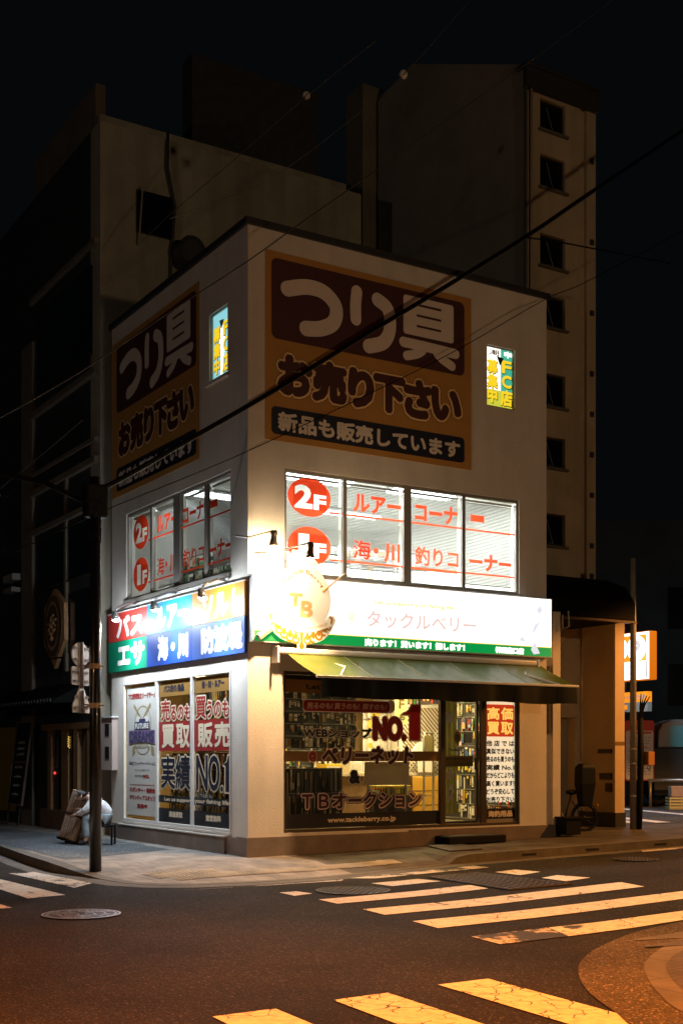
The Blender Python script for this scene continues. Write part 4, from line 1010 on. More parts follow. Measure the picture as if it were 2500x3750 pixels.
MB().box(f, 2.1, 4.3, .31, 1.15, -.5, 0).build('body', mat('counter_wood', (.26, .15, .07), .5, var=.2, scale=6), t)
MB().box(f, 2.05, 4.35, 1.152, 1.2, -.55, .05).build('worktop', M['cream'], t)
for k, (u, w_, h_, c, lab) in enumerate(((2.55, .32, .16, PK[2], 'yellow box of goods at the left end of the counter'), (3.05, .26, .20, PK[0], 'white box of goods on the counter'), (3.6, .36, .13, PK[5], 'flat green box of goods on the counter'))):
    t = thing('stock_box', lab, 'box', (u+w_/2, 2.2, 1.2)); MB().box(f, u, u+w_, 1.202, 1.202+h_, -.4, -.1).build('carton', c, t, bevel=.006)
    MB().box(f, u+.03, u+w_-.03, 1.202+h_*.25, 1.202+h_*.75, -.099, -.097).build('sticker', M['poster_white'], t)

# ================================================================== METER BOX and pipes, left end
t = thing('meter_box', 'narrow white meter box with two dark slots at the left end of the wall', 'meter box', LF(-5.4, 1.23, 0))
MB().box(LF, -5.66, -5.12, 1.235, 2.20, .0, .11).build('casing', mat('meter_box_paint', (.46, .37, .33), .5), t, bevel=.006)
MB().box(LF, -5.68, -5.09, 2.20, 2.225, .0, .13).build('lid', M['alu_white'], t)
for v in (1.45, 1.87): MB().box(LF, -5.46, -5.26, v, v+.22, .1105, .116).build('slot', M['black'], t)

# ================================================================== BLACK POLE with sign backs
t = thing('utility_pole', 'tall glossy black utility pole at the kerb left of the shop', 'pole', (-2.42, -.16, zpav(-2.42, -.16)))
px, py = -2.42, -.16
MB().tube([(px, py, -.1), (px, py, 2.2), (px, py, 2.21), (px, py, 5.3)], [.083, .080, .078, .072], 20).build('shaft', M['blackpaint'], t, smooth=True)
MB().tube([(px, py, 2.195), (px, py, 2.215)], .084, 20).build('joint_ring', M['metal'], t)
b = MB(); b.box(WF, px-.16, px+.16, py-.10, py+.10, 4.75, 5.2); b.build('junction_box', M['rubber'], t, bevel=.03)
b = MB().tube([(px, py, 4.9), (px-.5, py+.6, 5.28), (px-1.2, py+1.4, 5.55), (px-2.2, py+2.6, 5.62)], .035, 8); b.build('lamp_arm', M['rubber'], t, smooth=True)
b = MB()
for k in range(5): b.tube([(px+.05, py-.08, 5.0-.1*k), (px+.02*k-.1, py-.25, 4.7-.08*k), (px-.06*k, py-.12, 4.45)], .008, 5)
b.build('cable_loop', M['cable'], t)
for z in (4.05, 2.62): pass
for z in (3.83-.03, 2.85): pass
# sign backs: pole side faces the camera; rt = picture right
rt = Vector((.8490, -.5283, 0)); fwd = Vector((.5283, .8490, 0)); up = Vector((0, 0, 1))
SF = Fr(Vector((px, py, 0))-rt*.205+fwd*.10, Vector((.78, .62, 0))*1.42, up, Vector((.62, -.78, 0)))        # frame with its origin on the bracket pipe, w towards the camera
M['signback'] = mat('sign_back_aluminium', (.74, .72, .72), .4, .2, var=.05)
M['pipe_rust'] = mat('weathered_pipe', (.36, .32, .30), .5, .4, var=.35, scale=18)
def sbr(b, pts):
    for u, v in pts:
        b.box(SF, u-.045, u+.045, v-.014, v+.014, -.026, -.012)
        for k in (-.025, 0., .025): b.box(SF, u+k-.004, u+k+.004, v-.02, v+.022, -.0119, -.007)
def sign(name, label, shape, br):
    t = thing(name, label, 'road sign', SF(0, 2.6, 0), None)
    b = MB(); shape(b); b.build('plate', M['signback'], t, bevel=.002)
    for q in br: b = MB(); sbr(b, [q]); b.build('clamp', M['pipe_rust'], t)
    return t
Z = lambda y: 1.5+(2769-y)*16.95/4553
z0 = Z(2395)
t1 = sign('round_sign', 'white back of a round road sign, topmost of three on the black pole', lambda b: b.disc(SF, .01, z0, .155, .165, -.045, -.030), [(-.085, z0+.085), (.095, z0+.085), (-.075, z0-.075), (.095, z0-.075)])
z1 = Z(2475)
t2 = sign('square_sign', 'white back of a square plate between the round and triangular signs', lambda b: b.rrect(SF, -.145, .165, z1-.125, z1+.125, .02, -.045, -.030), [(-.075, z1+.05), (.095, z1+.05), (-.07, z1-.07), (.095, z1-.07)])
z2 = Z(2560)
t3 = sign('triangle_sign', 'white back of a triangular road sign, lowest on the black pole', lambda b: b.poly(SF, [(-.125, z2-.185), (.20, z2-.185), (.21, z2-.14), (.05, z2+.19), (.03, z2+.20), (.01, z2+.19), (-.128, z2-.08)], -.045, -.030), [(-.06, z2+.03), (.09, z2+.03), (-.07, z2-.12), (.09, z2-.12)])
MB().tube([SF(0, z1-.17, 0), SF(0, z0+.17, 0)], .026, 10).build('mount_pipe', M['pipe_rust'], t1, smooth=True)
MB().tube([SF(.02, z2-.19, 0), SF(.02, z2+.12, 0)], .026, 10).build('mount_pipe', M['pipe_rust'], t3, smooth=True)
for tt, z in ((t1, Z(2441)), (t3, Z(2585))):
    MB().tube([(px, py, z-.035), (px, py, z+.035)], .0865, 20).build('pole_band', M['rust'], tt, smooth=False)
    b = MB(); b.tube([SF(0, z-.03, .005), Vector((px, py, z-.005))-rt*.07], .014, 6); b.tube([SF(0, z+.02, .005), Vector((px, py, z+.01))-rt*.07], .012, 6); b.tube([Vector((px, py, z))+rt*.06-fwd*.05, Vector((px, py, z))+rt*.13-fwd*.05], .008, 6)
    b.build('bracket_arm', M['pipe_rust'], tt)

# ================================================================== PERSON with a cart of cartons
pel = Vector((-.76, 3.58, 0)); fd = -rt; lf = Vector((-.5283, -.8490, 0))
def PL(f, l, z): return pel+fd*f+lf*l+up*z
def skin(name, verts, edges, rad, m, parent=None, sub=2, loc=None):
    o0 = Vector(loc) if loc is not None else org(parent)
    me = bpy.data.meshes.new('s'); me.from_pydata([tuple(Vector(v)-o0) for v in verts], edges, []); ob = bpy.data.objects.new('s', me); COL.objects.link(ob)
    ob.modifiers.new('skin', 'SKIN').use_smooth_shade = True
    for i, r in enumerate(rad):
        sv = me.skin_vertices[0].data[i]; sv.radius = (r, r) if not isinstance(r, tuple) else r; sv.use_root = (i == 0)
    sm = ob.modifiers.new('sub', 'SUBSURF'); sm.levels = sub; sm.render_levels = sub
    dg = bpy.context.evaluated_depsgraph_get(); dg.update()
    nm = bpy.data.meshes.new_from_object(ob.evaluated_get(dg)); nm.name = name; bpy.data.objects.remove(ob)
    nm.materials.clear(); nm.materials.append(m)
    o = bpy.data.objects.new(name, nm); COL.objects.link(o)
    nm.polygons.foreach_set('use_smooth', [True]*len(nm.polygons))
    if loc is not None: o.location = loc
    if parent: o.parent = parent
    return o
M['skin'] = mat('skin_tone', (.55, .35, .25), .55); M['hair'] = mat('black_hair', (.012, .010, .009), .5, bump=.6, bscale=120)
M['shirt'] = mat('white_shirt', (.66, .67, .70), .85, var=.10, scale=16, bump=1.0, bscale=14); M['jeans'] = mat('pale_jeans', (.26, .33, .37), .85, var=.12, scale=9, bump=.4, bscale=20); M['shoe'] = mat('dark_shoes', (.03, .03, .035), .5)
person = thing('person', 'person in white shirt and pale trousers crouched forward on a black stool, hands out', 'person', PL(.2, 0, 0))
bv, be, brd = [], [], []
def node(p, r, par=None):
    bv.append(p); brd.append(r)
    if par is not None: be.append((par, len(bv)-1))
    return len(bv)-1
n0 = node(PL(.03, 0, .46), .06); n1 = node(PL(.075, 0, .60), .065, n0); n2 = node(PL(.17, 0, .71), .08, n1); n3 = node(PL(.275, 0, .75), .06, n2); n4 = node(PL(.355, .0, .80), .05, n3); n5 = node(PL(.405, 0, .815), .05, n4)
n6 = node(PL(.468, 0, .845), (.086, .092), n5); n7 = node(PL(.508, .0, .798), (.072, .075), n6); n8 = node(PL(.518, 0, .752), .042, n7)
for s_, hp, wr, kn in ((1, (.60, .10, .50), (.53, .13, .515), (.38, .15, .46)), (-1, (.64, -.12, .60), (.56, -.10, .60), (.40, -.17, .46))):
    a = node(PL(.25, s_*.15, .73), .04, n3); e = node(PL(.36, s_*.22, .585), .034, a); w_ = node(PL(*wr), .028, e)
    h_ = node(PL(wr[0]*.5+hp[0]*.5, wr[1]*.5+hp[1]*.5, wr[2]*.5+hp[2]*.5-.003), (.034, .016), w_)
    base = Vector(PL(*hp)); prev = Vector(PL(*wr)); dr_ = (base-prev).normalized(); sd = dr_.cross(up).normalized()
    for k, ln in enumerate((.062, .072, .068, .052)):
        st = base-dr_*.012+sd*(k-1.5)*.017; m_ = node(st, .0085, h_); m2 = node(st+dr_*ln*.5-up*.004, .008, m_); node(st+dr_*ln-up*.022, .0065, m2)
    th = node(prev+dr_*.03+sd*.032+up*.004, .010, h_); node(prev+dr_*.065+sd*.046+up*.0, .008, th)
    hpn = node(PL(.06, s_*.10, .45), .05, n0); k_ = node(PL(*kn), .05, hpn); an = node(PL(.36+(.03 if s_ < 0 else 0), s_*.15, .09), .042, k_); node(PL(.42, s_*.16, .045), .035, an); 
body = skin('body', bv, be, brd, M['skin'], person)
# nose, ear, eyes as small shapes on the head, joined to the face mesh by overlap
MB().ball(PL(.575, 0, .783), .014, 6, (1, 1, 1.3)).build('nose', M['skin'], body, smooth=True)
for q in (.088, -.088): MB().ball(PL(.455, q, .818), .024, 8, (.6, .4, 1.2)).build('ear', M['skin'], body, smooth=True)
for q in (.034, -.034): MB().ball(PL(.562, q, .808), .008, 6).build('eye', M['black'], body)
skin('hair', [PL(.45, 0, .885), PL(.405, 0, .845), PL(.505, 0, .872), PL(.39, 0, .815)], [(0, 1), (0, 2), (1, 3)], [(.085, .065), (.088, .075), (.07, .048), (.06, .05)], M['hair'], body)
sv = [PL(.02, 0, .475), PL(.07, 0, .60), PL(.175, 0, .705), PL(.27, 0, .755), PL(.325, 0, .79)]; se = [(0, 1), (1, 2), (2, 3), (3, 4)]; sr = [.126, .112, .112, .095, .065]
for s_, wr in ((1, (.515, .135, .517)), (-1, (.545, -.103, .60))):
    i = len(sv); sv += [PL(.25, s_*.155, .735), PL(.36, s_*.225, .585), PL(*wr)]; se += [(3, i), (i, i+1), (i+1, i+2)]; sr += [.078, .06, .042]
skin('shirt', sv, se, sr, M['shirt'], person)
tv = [PL(.03, 0, .445), PL(.035, 0, .52)]; te = [(0, 1)]; tr = [.128, .118]
for s_, kn in ((1, (.38, .15, .465)), (-1, (.40, -.17, .465))):
    i = len(tv); tv += [PL(.08, s_*.10, .435), PL(*kn), PL(.365+(.03 if s_ < 0 else 0), s_*.152, .26), PL(.36+(.03 if s_ < 0 else 0), s_*.15, .12)]; te += [(0, i), (i, i+1), (i+1, i+2), (i+2, i+3)]; tr += [.105, .082, .07, .062]
skin('trousers', tv, te, tr, M['jeans'], person)
for s_, f_ in ((1, 0), (-1, .03)): skin('shoe', [PL(.345+f_, s_*.15, .07), PL(.42+f_, s_*.155, .05), PL(.50+f_, s_*.165, .035)], [(0, 1), (1, 2)], [(.05, .06), (.045, .045), (.04, .03)], M['shoe'], person)
t = thing('stool', 'low black stool under the seated person', 'stool', PL(.1, 0, 0))
b = MB().obox(PL(.10, 0, .325), fd, lf, up, .19, .17, .02); b.build('seat', M['rubber'], t, bevel=.01)
for a in (-1, 1):
    for c in (-1, 1): MB().obox(PL(.10+a*.165, c*.145, .153), fd, lf, up, .016, .016, .152).build('leg', M['rubber'], t)
# tilted hand cart with two strapped cartons
cb = PL(.88, -.30, .05); ux = (-fd*.96+lf*.28).normalized(); tilt = (up*.95+rt*.29).normalized(); nx = ux.cross(tilt).normalized(); ux = tilt.cross(nx).normalized()
if nx.dot(lf) < 0: nx = -nx
CF = Fr(cb, ux, tilt, nx)
M['carton'] = mat('brown_carton', (.30, .19, .12), .8, var=.12, scale=9); M['carton_print'] = mat('carton_print', (.42, .34, .28), .8); M['strap'] = mat('black_strap', (.02, .018, .016), .6)
for v0, v1, lab in ((.075, .475, 'brown printed carton at the bottom of the tilted hand cart'), (.515, .91, 'brown printed carton on top of the tilted hand cart')):
    t = thing('carton', lab, 'box', CF(.16, v0, 0), 'cartons on the hand cart')
    MB().box(CF, 0, .34, v0, v1, -.14, .14).build('box', M['carton'], t, bevel=.006)
    b = MB().use(M['carton_print'])
    for a in (.02, .125):
        b.quad(CF, a, a+.095, v0+.03, v1-.03, .1425)
    b.use(M['strap'])
    for a in (.02, .125):
        for k in range(13): vv = v0+.05+(v1-v0-.1)*k/13; b.quad(CF, a+.012, a+.02+random.uniform(.03, .065), vv, vv+.007, .144)
    b.quad(CF, .113, .122, v0, v1, .1445); b.quad(CF, .235, .24, v0, v1, .1445)
    b.build('printing', None, t)
t = thing('hand_cart', 'black folding hand cart tilted back under two cartons', 'hand cart', cb)
MB().box(CF, -.02, .37, .03, .07, -.15, .16).build('toe_plate', M['rubber'], t, bevel=.005)
MB().tube([CF(.30, .05, -.165), CF(.30, .93, -.165), CF(.06, .93, -.165), CF(.06, .05, -.165)], .014, 8).build('handle_frame', M['rubber'], t)
for u in (.02, .33): MB().torus(CF(u, .03, -.17)*1.0, tilt, nx, .055, .022, 20, 8).build('wheel', M['rubber'], t, smooth=True)

# ================================================================== BUILDING BEHIND, LEFT
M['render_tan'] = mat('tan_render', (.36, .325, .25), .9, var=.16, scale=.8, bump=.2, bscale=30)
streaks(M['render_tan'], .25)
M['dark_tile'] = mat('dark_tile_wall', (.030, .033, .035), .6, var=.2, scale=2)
M['tan_dark'] = mat('tan_pilaster', (.16, .13, .09), .85, var=.2, scale=2)
M['darkglass'] = mat('dark_window_glass', (.006, .008, .012), .12)
bk = thing('back_building', 'dark office building wrapping behind and left of the shop', 'building', (2.8, 6, 0))
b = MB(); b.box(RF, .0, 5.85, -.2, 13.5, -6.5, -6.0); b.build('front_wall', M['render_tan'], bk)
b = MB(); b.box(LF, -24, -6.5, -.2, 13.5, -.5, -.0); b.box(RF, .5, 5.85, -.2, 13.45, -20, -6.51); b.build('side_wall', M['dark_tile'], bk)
MB().box(RF, .22, 5.85, 13.5, 13.95, -6.75, -6.60).build('roof_parapet', M['render_tan'], bk); MB().box(RF, .20, .40, 13.46, 14.62, -10.5, -6.76).build('roof_fin', M['tan_dark'], bk)
for z, h_ in ((11.26, .10), (8.80, .12), (7.50, .08), (7.12, .12), (6.27, .10)): MB().box(LF, -10.0, -6.05, z-h_/2, z+h_/2, .0, .10).build('ledge', M['tan_dark'], bk)
MB().box(LF, -10.55, -9.82, -.1, 10.4, .002, .08).build('pilaster', M['tan_dark'], bk); MB().box(LF, -7.86, -7.74, 3.2, 7.1, .002, .06).build('pilaster', M['tan_dark'], bk)
for y0, y1, z0_, z1_ in ((6.4, 9.6, 9.2, 10.9), (6.4, 9.6, 5.0, 6.1), (6.4, 7.6, 3.6, 4.7)):
    wn = MB().box(LF, -y1, -y0, z0_, z1_, .001, .03).build('window', M['darkglass'], bk)
    MB().tube([LF(-y1, z0_, .035), LF(-y0, z0_, .035)], .02, 6).build('frame', M['alu_dark'], wn)
wn = MB().box(RF, .72, 1.48, 11.55, 12.35, -6.0, -5.93).build('window', M['darkglass'], bk)
MB().tube([RF(.74, 11.3, -5.9), RF(.80, 12.4, -5.85)], .02, 6).build('frame', M['alu'], wn)
MB().tube([RF(1.35, 13.6, -5.93), RF(1.33, 12.9, -5.9), RF(1.5, 12.2, -5.93), RF(1.42, 11.2, -5.93), RF(1.40, 9.0, -5.93)], .03, 6).build('drainpipe', M['rackdark'], bk, smooth=True)
t = thing('exhaust_duct', 'dark round exhaust duct on the rear wall behind the shop parapet', 'duct', (1.68, 5.98, 11.24))
MB().tube([RF(1.68, 11.24, -5.98), RF(1.68, 11.24, -5.5)], .26, 20).build('duct_barrel', M['rackdark'], t, smooth=False)
MB().torus(RF(1.68, 11.24, -5.49), (1, 0, 0), (0, 0, 1), .25, .03, 24, 6).build('rim', M['dark_tile'], t, smooth=True)
# street-level shopfront of that building
M['wood_frame'] = mat('brown_wood_frame', (.24, .13, .055), .6, var=.2, scale=8); M['wood_base'] = mat('brown_wood_base', (.12, .065, .035), .7, var=.25, scale=6)
for y0, y1 in ((8.52, 8.74), (7.50, 7.90), (6.95, 7.20), (6.3, 6.45)): MB().box(LF, -y1, -y0, .40, 2.10, .002, .10).build('post', M['wood_frame'], bk)
MB().box(LF, -9.1, -6.2, 2.03, 2.15, .002, .11).build('lintel', M['wood_frame'], bk)
MB().box(LF, -9.1, -6.2, -.1, .40, .002, .14).build('base_wall', M['wood_base'], bk)
for y0, y1 in ((7.92, 8.50), (7.22, 7.48), (6.47, 6.93)): MB().box(LF, -y1, -y0, .40, 2.03, .002, .02).build('pane', M['darkglass'], bk)
b = MB().box(LF, -12.6, -11.2, .25, 2.15, .002, .03).build('yellow_shutter', mat('yellow_shutter', (.28, .20, .03), .7, var=.15, scale=5), bk)
b = MB(); 
b.poly(Fr((0, 0, 0), (-1, 0, 0), (0, 0, 1), (0, 1, 0)), [(0, 2.95), (.0, 2.55), (.75, 2.50), (.75, 2.56)], 6.5, 11.4)
b.build('eave', mat('eave_dark', (.006, .006, .006), .8, spec=.05), bk)
M['tile'] = mat('grey_roof_tile', (.05, .05, .05), .45); y = 6.6
while y < 11.4: MB().ball(LF(-y, 2.555, .77), .045, 6, (.5, 1, 1)).build('eave_tile', M['tile'], bk); y += .19
# details on that front
t = thing('medallion_sign', 'tall hexagonal bronze medallion sign with an oval relief on the dark wall', 'sign', LF(-8.43, 3.4, .0))
hx = [(-8.23, 4.90), (-7.62, 4.56), (-7.60, 3.82), (-8.0, 3.50), (-8.46, 3.50), (-8.86, 3.80), (-8.84, 4.56)]
M['bronze'] = mat('aged_bronze', (.42, .22, .10), .6, .2, var=.35, scale=14, bump=.6, bscale=26); M['bronze_dk'] = mat('dark_bronze', (.12, .07, .035), .6, .2, var=.4, scale=16, bump=.8, bscale=22)
MB().poly(LF, hx, .05, .14).build('border_plate', M['bronze'], t, bevel=.01)
b = MB().disc(LF, -8.23, 4.14, .53, .62, .145, .16); b.build('oval_relief', M['bronze_dk'], t)
b = MB().ring(LF, -8.23, 4.14, .40, .34, .172, 32, 1.25)
for k in range(26):
    a = random.uniform(0, 6.28); q = random.uniform(.05, .26); b.ball(LF(-8.23+q*math.cos(a), 4.14+q*1.2*math.sin(a), .16), random.uniform(.02, .05), 5)
b.build('relief_figure', M['bronze'], t)
MB().poly(LF, [(-8.02, 3.47), (-8.43, 3.47), (-8.23, 3.28)], .05, .13).build('pendant', M['bronze'], t)
t = thing('menu_board', 'tall dark menu board leaning on the shopfront with white writing', 'menu board', LF(-9.95, .45, .2))
BF = Fr(LF(-9.95, .02, .45), (0, -1, 0), Vector((.13, 0, 1)).normalized(), (-1, 0, .13))
MB().box(BF, -.47, .47, .45, 2.2, 0, .03).build('panel', mat('menu_black', (.015, .014, .013), .5), t)
b = MB()
for q in ((-.50, .50, 2.2, 2.24), (-.50, .50, .42, .46), (-.50, -.46, .46, 2.2), (.46, .50, .46, 2.2), (-.36, .40, 1.33, 1.37)): b.box(BF, *q, -.005, .04)
b.build('frame', mat('menu_frame', (.16, .11, .08), .6), t)
b = MB()
for k, v in enumerate((1.75, 1.62, 1.5, 1.22, 1.02, .83, .64)):
    for j in range(5): b.box(BF, -.25+.1*j, -.25+.1*j+random.uniform(.03, .08), v, v+random.uniform(.03, .06), .031, .033)
b.build('writing', M['poster_white'], t)
for u in (-.4, .36): MB().box(BF, u, u+.04, .0, .45, 0, .03).build('leg', M['strap'], t)
M['neon'] = emit('gold_neon', (1, .60, .10), .8); t = thing('neon_sign', 'small gold cursive neon sign in the dark shopfront', 'neon sign', LF(-7.39, 1.7, .15))
NF = Fr(LF(-7.39, 1.77, .13), (0, -1, 0), (0, 0, 1), (-1, 0, 0))
pts = [NF(.03*math.sin(k*1.9)+(.03 if k % 3 else -.02), .115-.016*k, 0) for k in range(15)]
MB().tube(pts+[NF(.07, -.12, 0)], .0065, 6).build('neon_tube', M['neon'], t, smooth=True)
MB().box(NF, -.07, .11, -.14, .14, -.025, -.018).build('backplate', M['darkglass'], t)
t = thing('notice_paper', 'small pale notice stuck on the dark pillar left of the menu board', 'notice', LF(-11.2, 1.2, .06))
MB().box(LF, -11.45, -11.1, 1.17, 1.27, .035, .04).build('sheet', M['poster_white'], t); MB().box(LF, -11.42, -11.13, 1.21, 1.23, .0405, .042).build('writing', M['rack'], t)
t = thing('intercom', 'dark intercom post with a red indicator light behind the glass', 'intercom', LF(-8.33, .42, .03))
MB().box(LF, -8.42, -8.2, .42, 1.25, .022, .06).build('casing', mat('intercom_grey', (.05, .04, .035), .5), t, bevel=.006)
MB().ball(LF(-8.37, 1.148, .065), .028, 8).build('indicator_light', emit('red_led', (1, .02, .01), 2.0), t)
# insulator-like pale fittings high on the left
for k, (y, z, lab) in enumerate(((12.3, 7.55, 'upper pale cable clamp on the dark left building'), (12.5, 6.35, 'lower pale cable clamp on the dark left building'))):
    t = thing('cable_clamp', lab, 'cable clamp', LF(-y, z, .1)); MB().ball(LF(-y-.1, z, .12), .075, 7).build('insulator', M['pinkwhite'], t, smooth=True); MB().ball(LF(-y+.1, z-.03, .12), .075, 7).build('insulator', M['pinkwhite'], t, smooth=True)
    MB().box(LF, -y-.2, -y+.2, z-.02, z+.02, .002, .08).build('bracket', M['rubber'], t)
t = thing('wall_lantern', 'pale box lamp fitting high on the dark left building, unlit', 'wall lamp', LF(-10.9, 5.3, .1))
MB().box(LF, -11.2, -10.5, 5.35, 5.5, .1, .3).build('housing', mat('lamp_grey', (.30, .28, .25), .5), t, bevel=.02); MB().box(LF, -11.15, -10.55, 5.10, 5.2, .1, .3).build('shade', M['alu'], t)
MB().box(LF, -10.9, -10.8, 5.1, 5.5, .002, .1).build('bracket', M['rubber'], t)

# ================================================================== TALL BUILDING, RIGHT
tb = thing('tall_building', 'tall narrow tan building with a column of dark windows', 'building', (7.8, 1.95, 0))
Yt = 1.95; TF = F1(Yt)
WN = [(13.57, 14.16), (12.46, 13.09), (10.95, 11.57), (9.78, 10.40), (8.26, 8.89), (7.08, 7.67), (5.57, 6.19)]
M['tan_face'] = mat('tan_tile_face', (.50, .41, .28), .85, var=.12, scale=1.5, bump=.2, bscale=35); streaks(M['tan_face'], .16); M['tan_side'] = mat('grey_side_wall', (.12, .11, .09), .9, var=.15, scale=.6)
b = MB(); b.wall(TF, 7.0, 8.36, 0, 14.62, [(7.33, 7.97, a, c) for a, c in WN]+[(7.0, 8.2, 0, 2.25)], -.2, 0); b.box(TF, 8.362, 8.52, 0, 14.6, -.2, -.06); b.box(TF, 8.522, 8.76, 3.5, 14.58, -.2, .01)
b.build('front_wall', M['tan_face'], tb)
b = MB(); SFR = Fr((6.95, 0, 0), (0, 1, 0), (0, 0, 1), (-1, 0, 0))
b.poly(SFR, [(1.98, .1), (7.0, .1), (7.0, 16.25), (5.66, 16.45), (1.98, 14.70)], -.04, 0); b.box(TF, 7.0, 8.7, .1, 14.5, -6, -.21); b.build('side_wall', mat('tower_side', (.30, .275, .23), .9, var=.22, scale=.5), tb)
b = MB(); b.box(RF, 6.6, 7.3, 4, 16.6, -7.8, -7.1); b.build('rear_shaft', mat('shaft_wall', (.20, .18, .14), .9, var=.2, scale=.9), tb)
MB().box(RF, 3.3, 6.55, 6, 17.2, -9.5, -9.0).build('rear_block', mat('rear_dark', (.05, .05, .045), .9, var=.2), tb)
MB().box(TF, 6.90, 8.77, 14.22, 14.62, .012, .10).box(TF, 6.88, 8.78, 14.62, 14.68, -.2, .14).build('eave', M['dark_tile'], tb)
for a, c in WN:
    wn = MB().box(TF, 7.33, 7.97, a, a+.03, -.12, .015).box(TF, 7.33, 7.36, a+.03, c, -.12, -.06).box(TF, 7.94, 7.97, a+.03, c, -.12, -.06).box(TF, 7.36, 7.94, c-.03, c, -.12, -.06).build('window', M['alu_dark'], tb)
    MB().quad(TF, 7.36, 7.94, a+.03, c-.03, -.10).build('pane', M['darkglass'], wn); MB().box(TF, 7.28, 8.02, a-.05, a-.002, .001, .06).build('sill', M['tan_side'], wn); MB().tube([TF(7.60, a+.08, -.07), TF(7.72, a+.05, -.07), TF(7.55, c-.1, -.07)], .008, 5).build('stay', M['rack'], wn)
for x in (6.93, 7.06): MB().tube([TF(x, .1, .06), TF(x, 14.3, .06)], .028, 8).build('downpipe', M['tan_side'] if x < 7 else M['tan_face'], tb, smooth=True)
for z in (13.2, 11.6, 10.2, 9.0, 8.2, 7.4, 6.6, 5.6, 5.0): MB().box(TF, 8.60, 8.68, z, z+.10, .01, .05).build('wall_fixing', M['rackdark'], tb)
MB().box(TF, 7.02, 8.18, .1, 2.24, -.5, -.35).build('door', M['darkglass'], tb)
b = MB().box(TF, 8.205, 8.25, .1, 2.27, .002, .03); b.box(TF, 7.0, 8.25, 2.25, 2.30, .002, .03); b.box(TF, 7.0, 8.30, 2.62, 2.66, .002, .03); b.build('door_frame', M['tan_face'], tb)
# porch: side wall, orange-lit pier, canopy
po = thing('porch', 'entrance porch with a tan pier and dark curved canopy right of the shop', 'porch', (8.4, 1.2, .14))
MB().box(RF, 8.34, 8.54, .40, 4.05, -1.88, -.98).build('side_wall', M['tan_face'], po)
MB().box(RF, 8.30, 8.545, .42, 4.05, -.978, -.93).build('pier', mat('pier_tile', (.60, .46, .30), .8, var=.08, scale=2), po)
MB().box(RF, 8.29, 8.56, .0, .42, -1.88, -.91).build('pier_base', M['dark_tile'], po)
MB().box(RF, 8.31, 8.54, 1.70, 1.77, -.929, -.925).build('nameplate', M['gold_dk'], po)
for z0_, z1_, y0, y1 in ((1.55, 1.63, 1.05, 1.4), (1.05, 1.17, 1.05, 1.36), (.82, .98, 1.05, 1.2)): MB().box(LF, -y1, -y0, z0_, z1_, -8.339, -8.30).build('letter_slot', M['rackdark'], po)
b = MB(); prof = [(0, 3.97), (.0, 4.30), (.25, 4.62), (.7, 4.80), (1.2, 4.80), (1.7, 4.80), (1.7, 3.97)]
CFm = Fr((0, .2, 0), (0, 1, 0), (0, 0, 1), (1, 0, 0)); b.poly(CFm, prof, 6.12, 8.10); b.build('canopy', mat('canopy_dark', (.006, .005, .005), .7, spec=.1), po, bevel=.02)
MB().box(RF, 6.1, 8.12, 3.93, 3.969, -.27, -.18).build('canopy_trim', M['alu_dark'], po)
b = MB().tube([RF(6.25, 4.02, .03), RF(6.25, 3.75, .05), RF(6.10, 3.70, .05), RF(6.10, 3.95, .05)], .02, 6); b.build('bracket', M['alu'], po)
t = thing('steel_pole', 'slim grey steel pole standing before the porch pier', 'pole', (8.17, .33, zs(8.1)))
MB().tube([(8.17, .33, .0), (8.17, .33, 3.9), (8.17, .33, 5.15)], [.062, .058, .05], 14).build('shaft', mat('grey_pole', (.30, .27, .24), .5, .3, var=.2, scale=8), t, smooth=True)
for z in (.75, 1.35, 1.62): MB().tube([(8.17, .33, z), (8.17, .33, z+.02)], .066, 14).build('band', M['metal'], t)
t = thing('cable_guard', 'black bundle of cable ends strapped to the grey steel pole', 'cable bundle', (8.27, .27, zs(8.2)))
MB().tube([(8.265, .27, .12), (8.275, .27, .5), (8.29, .26, 1.5), (8.29, .26, 2.2)], [.05, .06, .065, .05], 10).build('guard_tube', M['rubber'], t, smooth=True)
b = MB()
for k in range(4): b.tube([(8.29, .26, 2.15), (8.29+.02*k-.01, .26-.01*k, 2.42), (8.31+.045*k-.02, .25-.03*k, 2.66-.02*k)], [.018, .02, .008], 6)
b.build('cable_end', M['cable'], t)
t = thing('control_box', 'small orange-brown control box with looped cable on the pole', 'control box', (8.43, .2, 1.35))
MB().box(WF, 8.36, 8.52, .13, .25, 1.33, 1.58).build('casing', mat('control_box_paint', (.45, .20, .06), .5), t, bevel=.008)
MB().torus((8.43, .19, 1.28), (1, 0, 0), (0, 0, 1), .04, .006, 16, 5).build('cable_loop', M['cable'], t)
# planter box at the shop's end and the bicycle
t = thing('planter_box', 'low black box standing at the foot of the shop wall end', 'planter', (6.2, -.2, zs(6.2)))
MB().box(RF, 5.96, 6.30, .14, .42, .04, .30).build('box', M['rubber'], t, bevel=.01); MB().box(RF, 5.94, 6.32, .42, .45, .02, .32).build('rim', M['rubber'], t)
M['rack_dk'] = mat('tarnished_steel', (.05, .045, .04), .5, .5)
bc = thing('bicycle', 'dark bicycle with a tall covered child seat parked by the porch', 'bicycle', (7.0, .55, zs(7)))
d_ = Vector((-.97, .24, 0)).normalized(); zb = zs(7.0)
rw = Vector((7.16, .55, zb+.255)); fw_ = rw+d_*.92
for c, nm in ((rw, 'rear'), (fw_, 'front')):
    wh = MB().torus(c, d_, up, .235, .024, 32, 8).build('wheel', M['rubber'], bc, smooth=True)
    b = MB()
    for k in range(10): a = k*math.pi/5; b.tube([c, c+(d_*math.cos(a)+up*math.sin(a))*.225], .003, 4)
    b.ball(c, .03, 6); b.build('spokes', M['rack_dk'], wh)
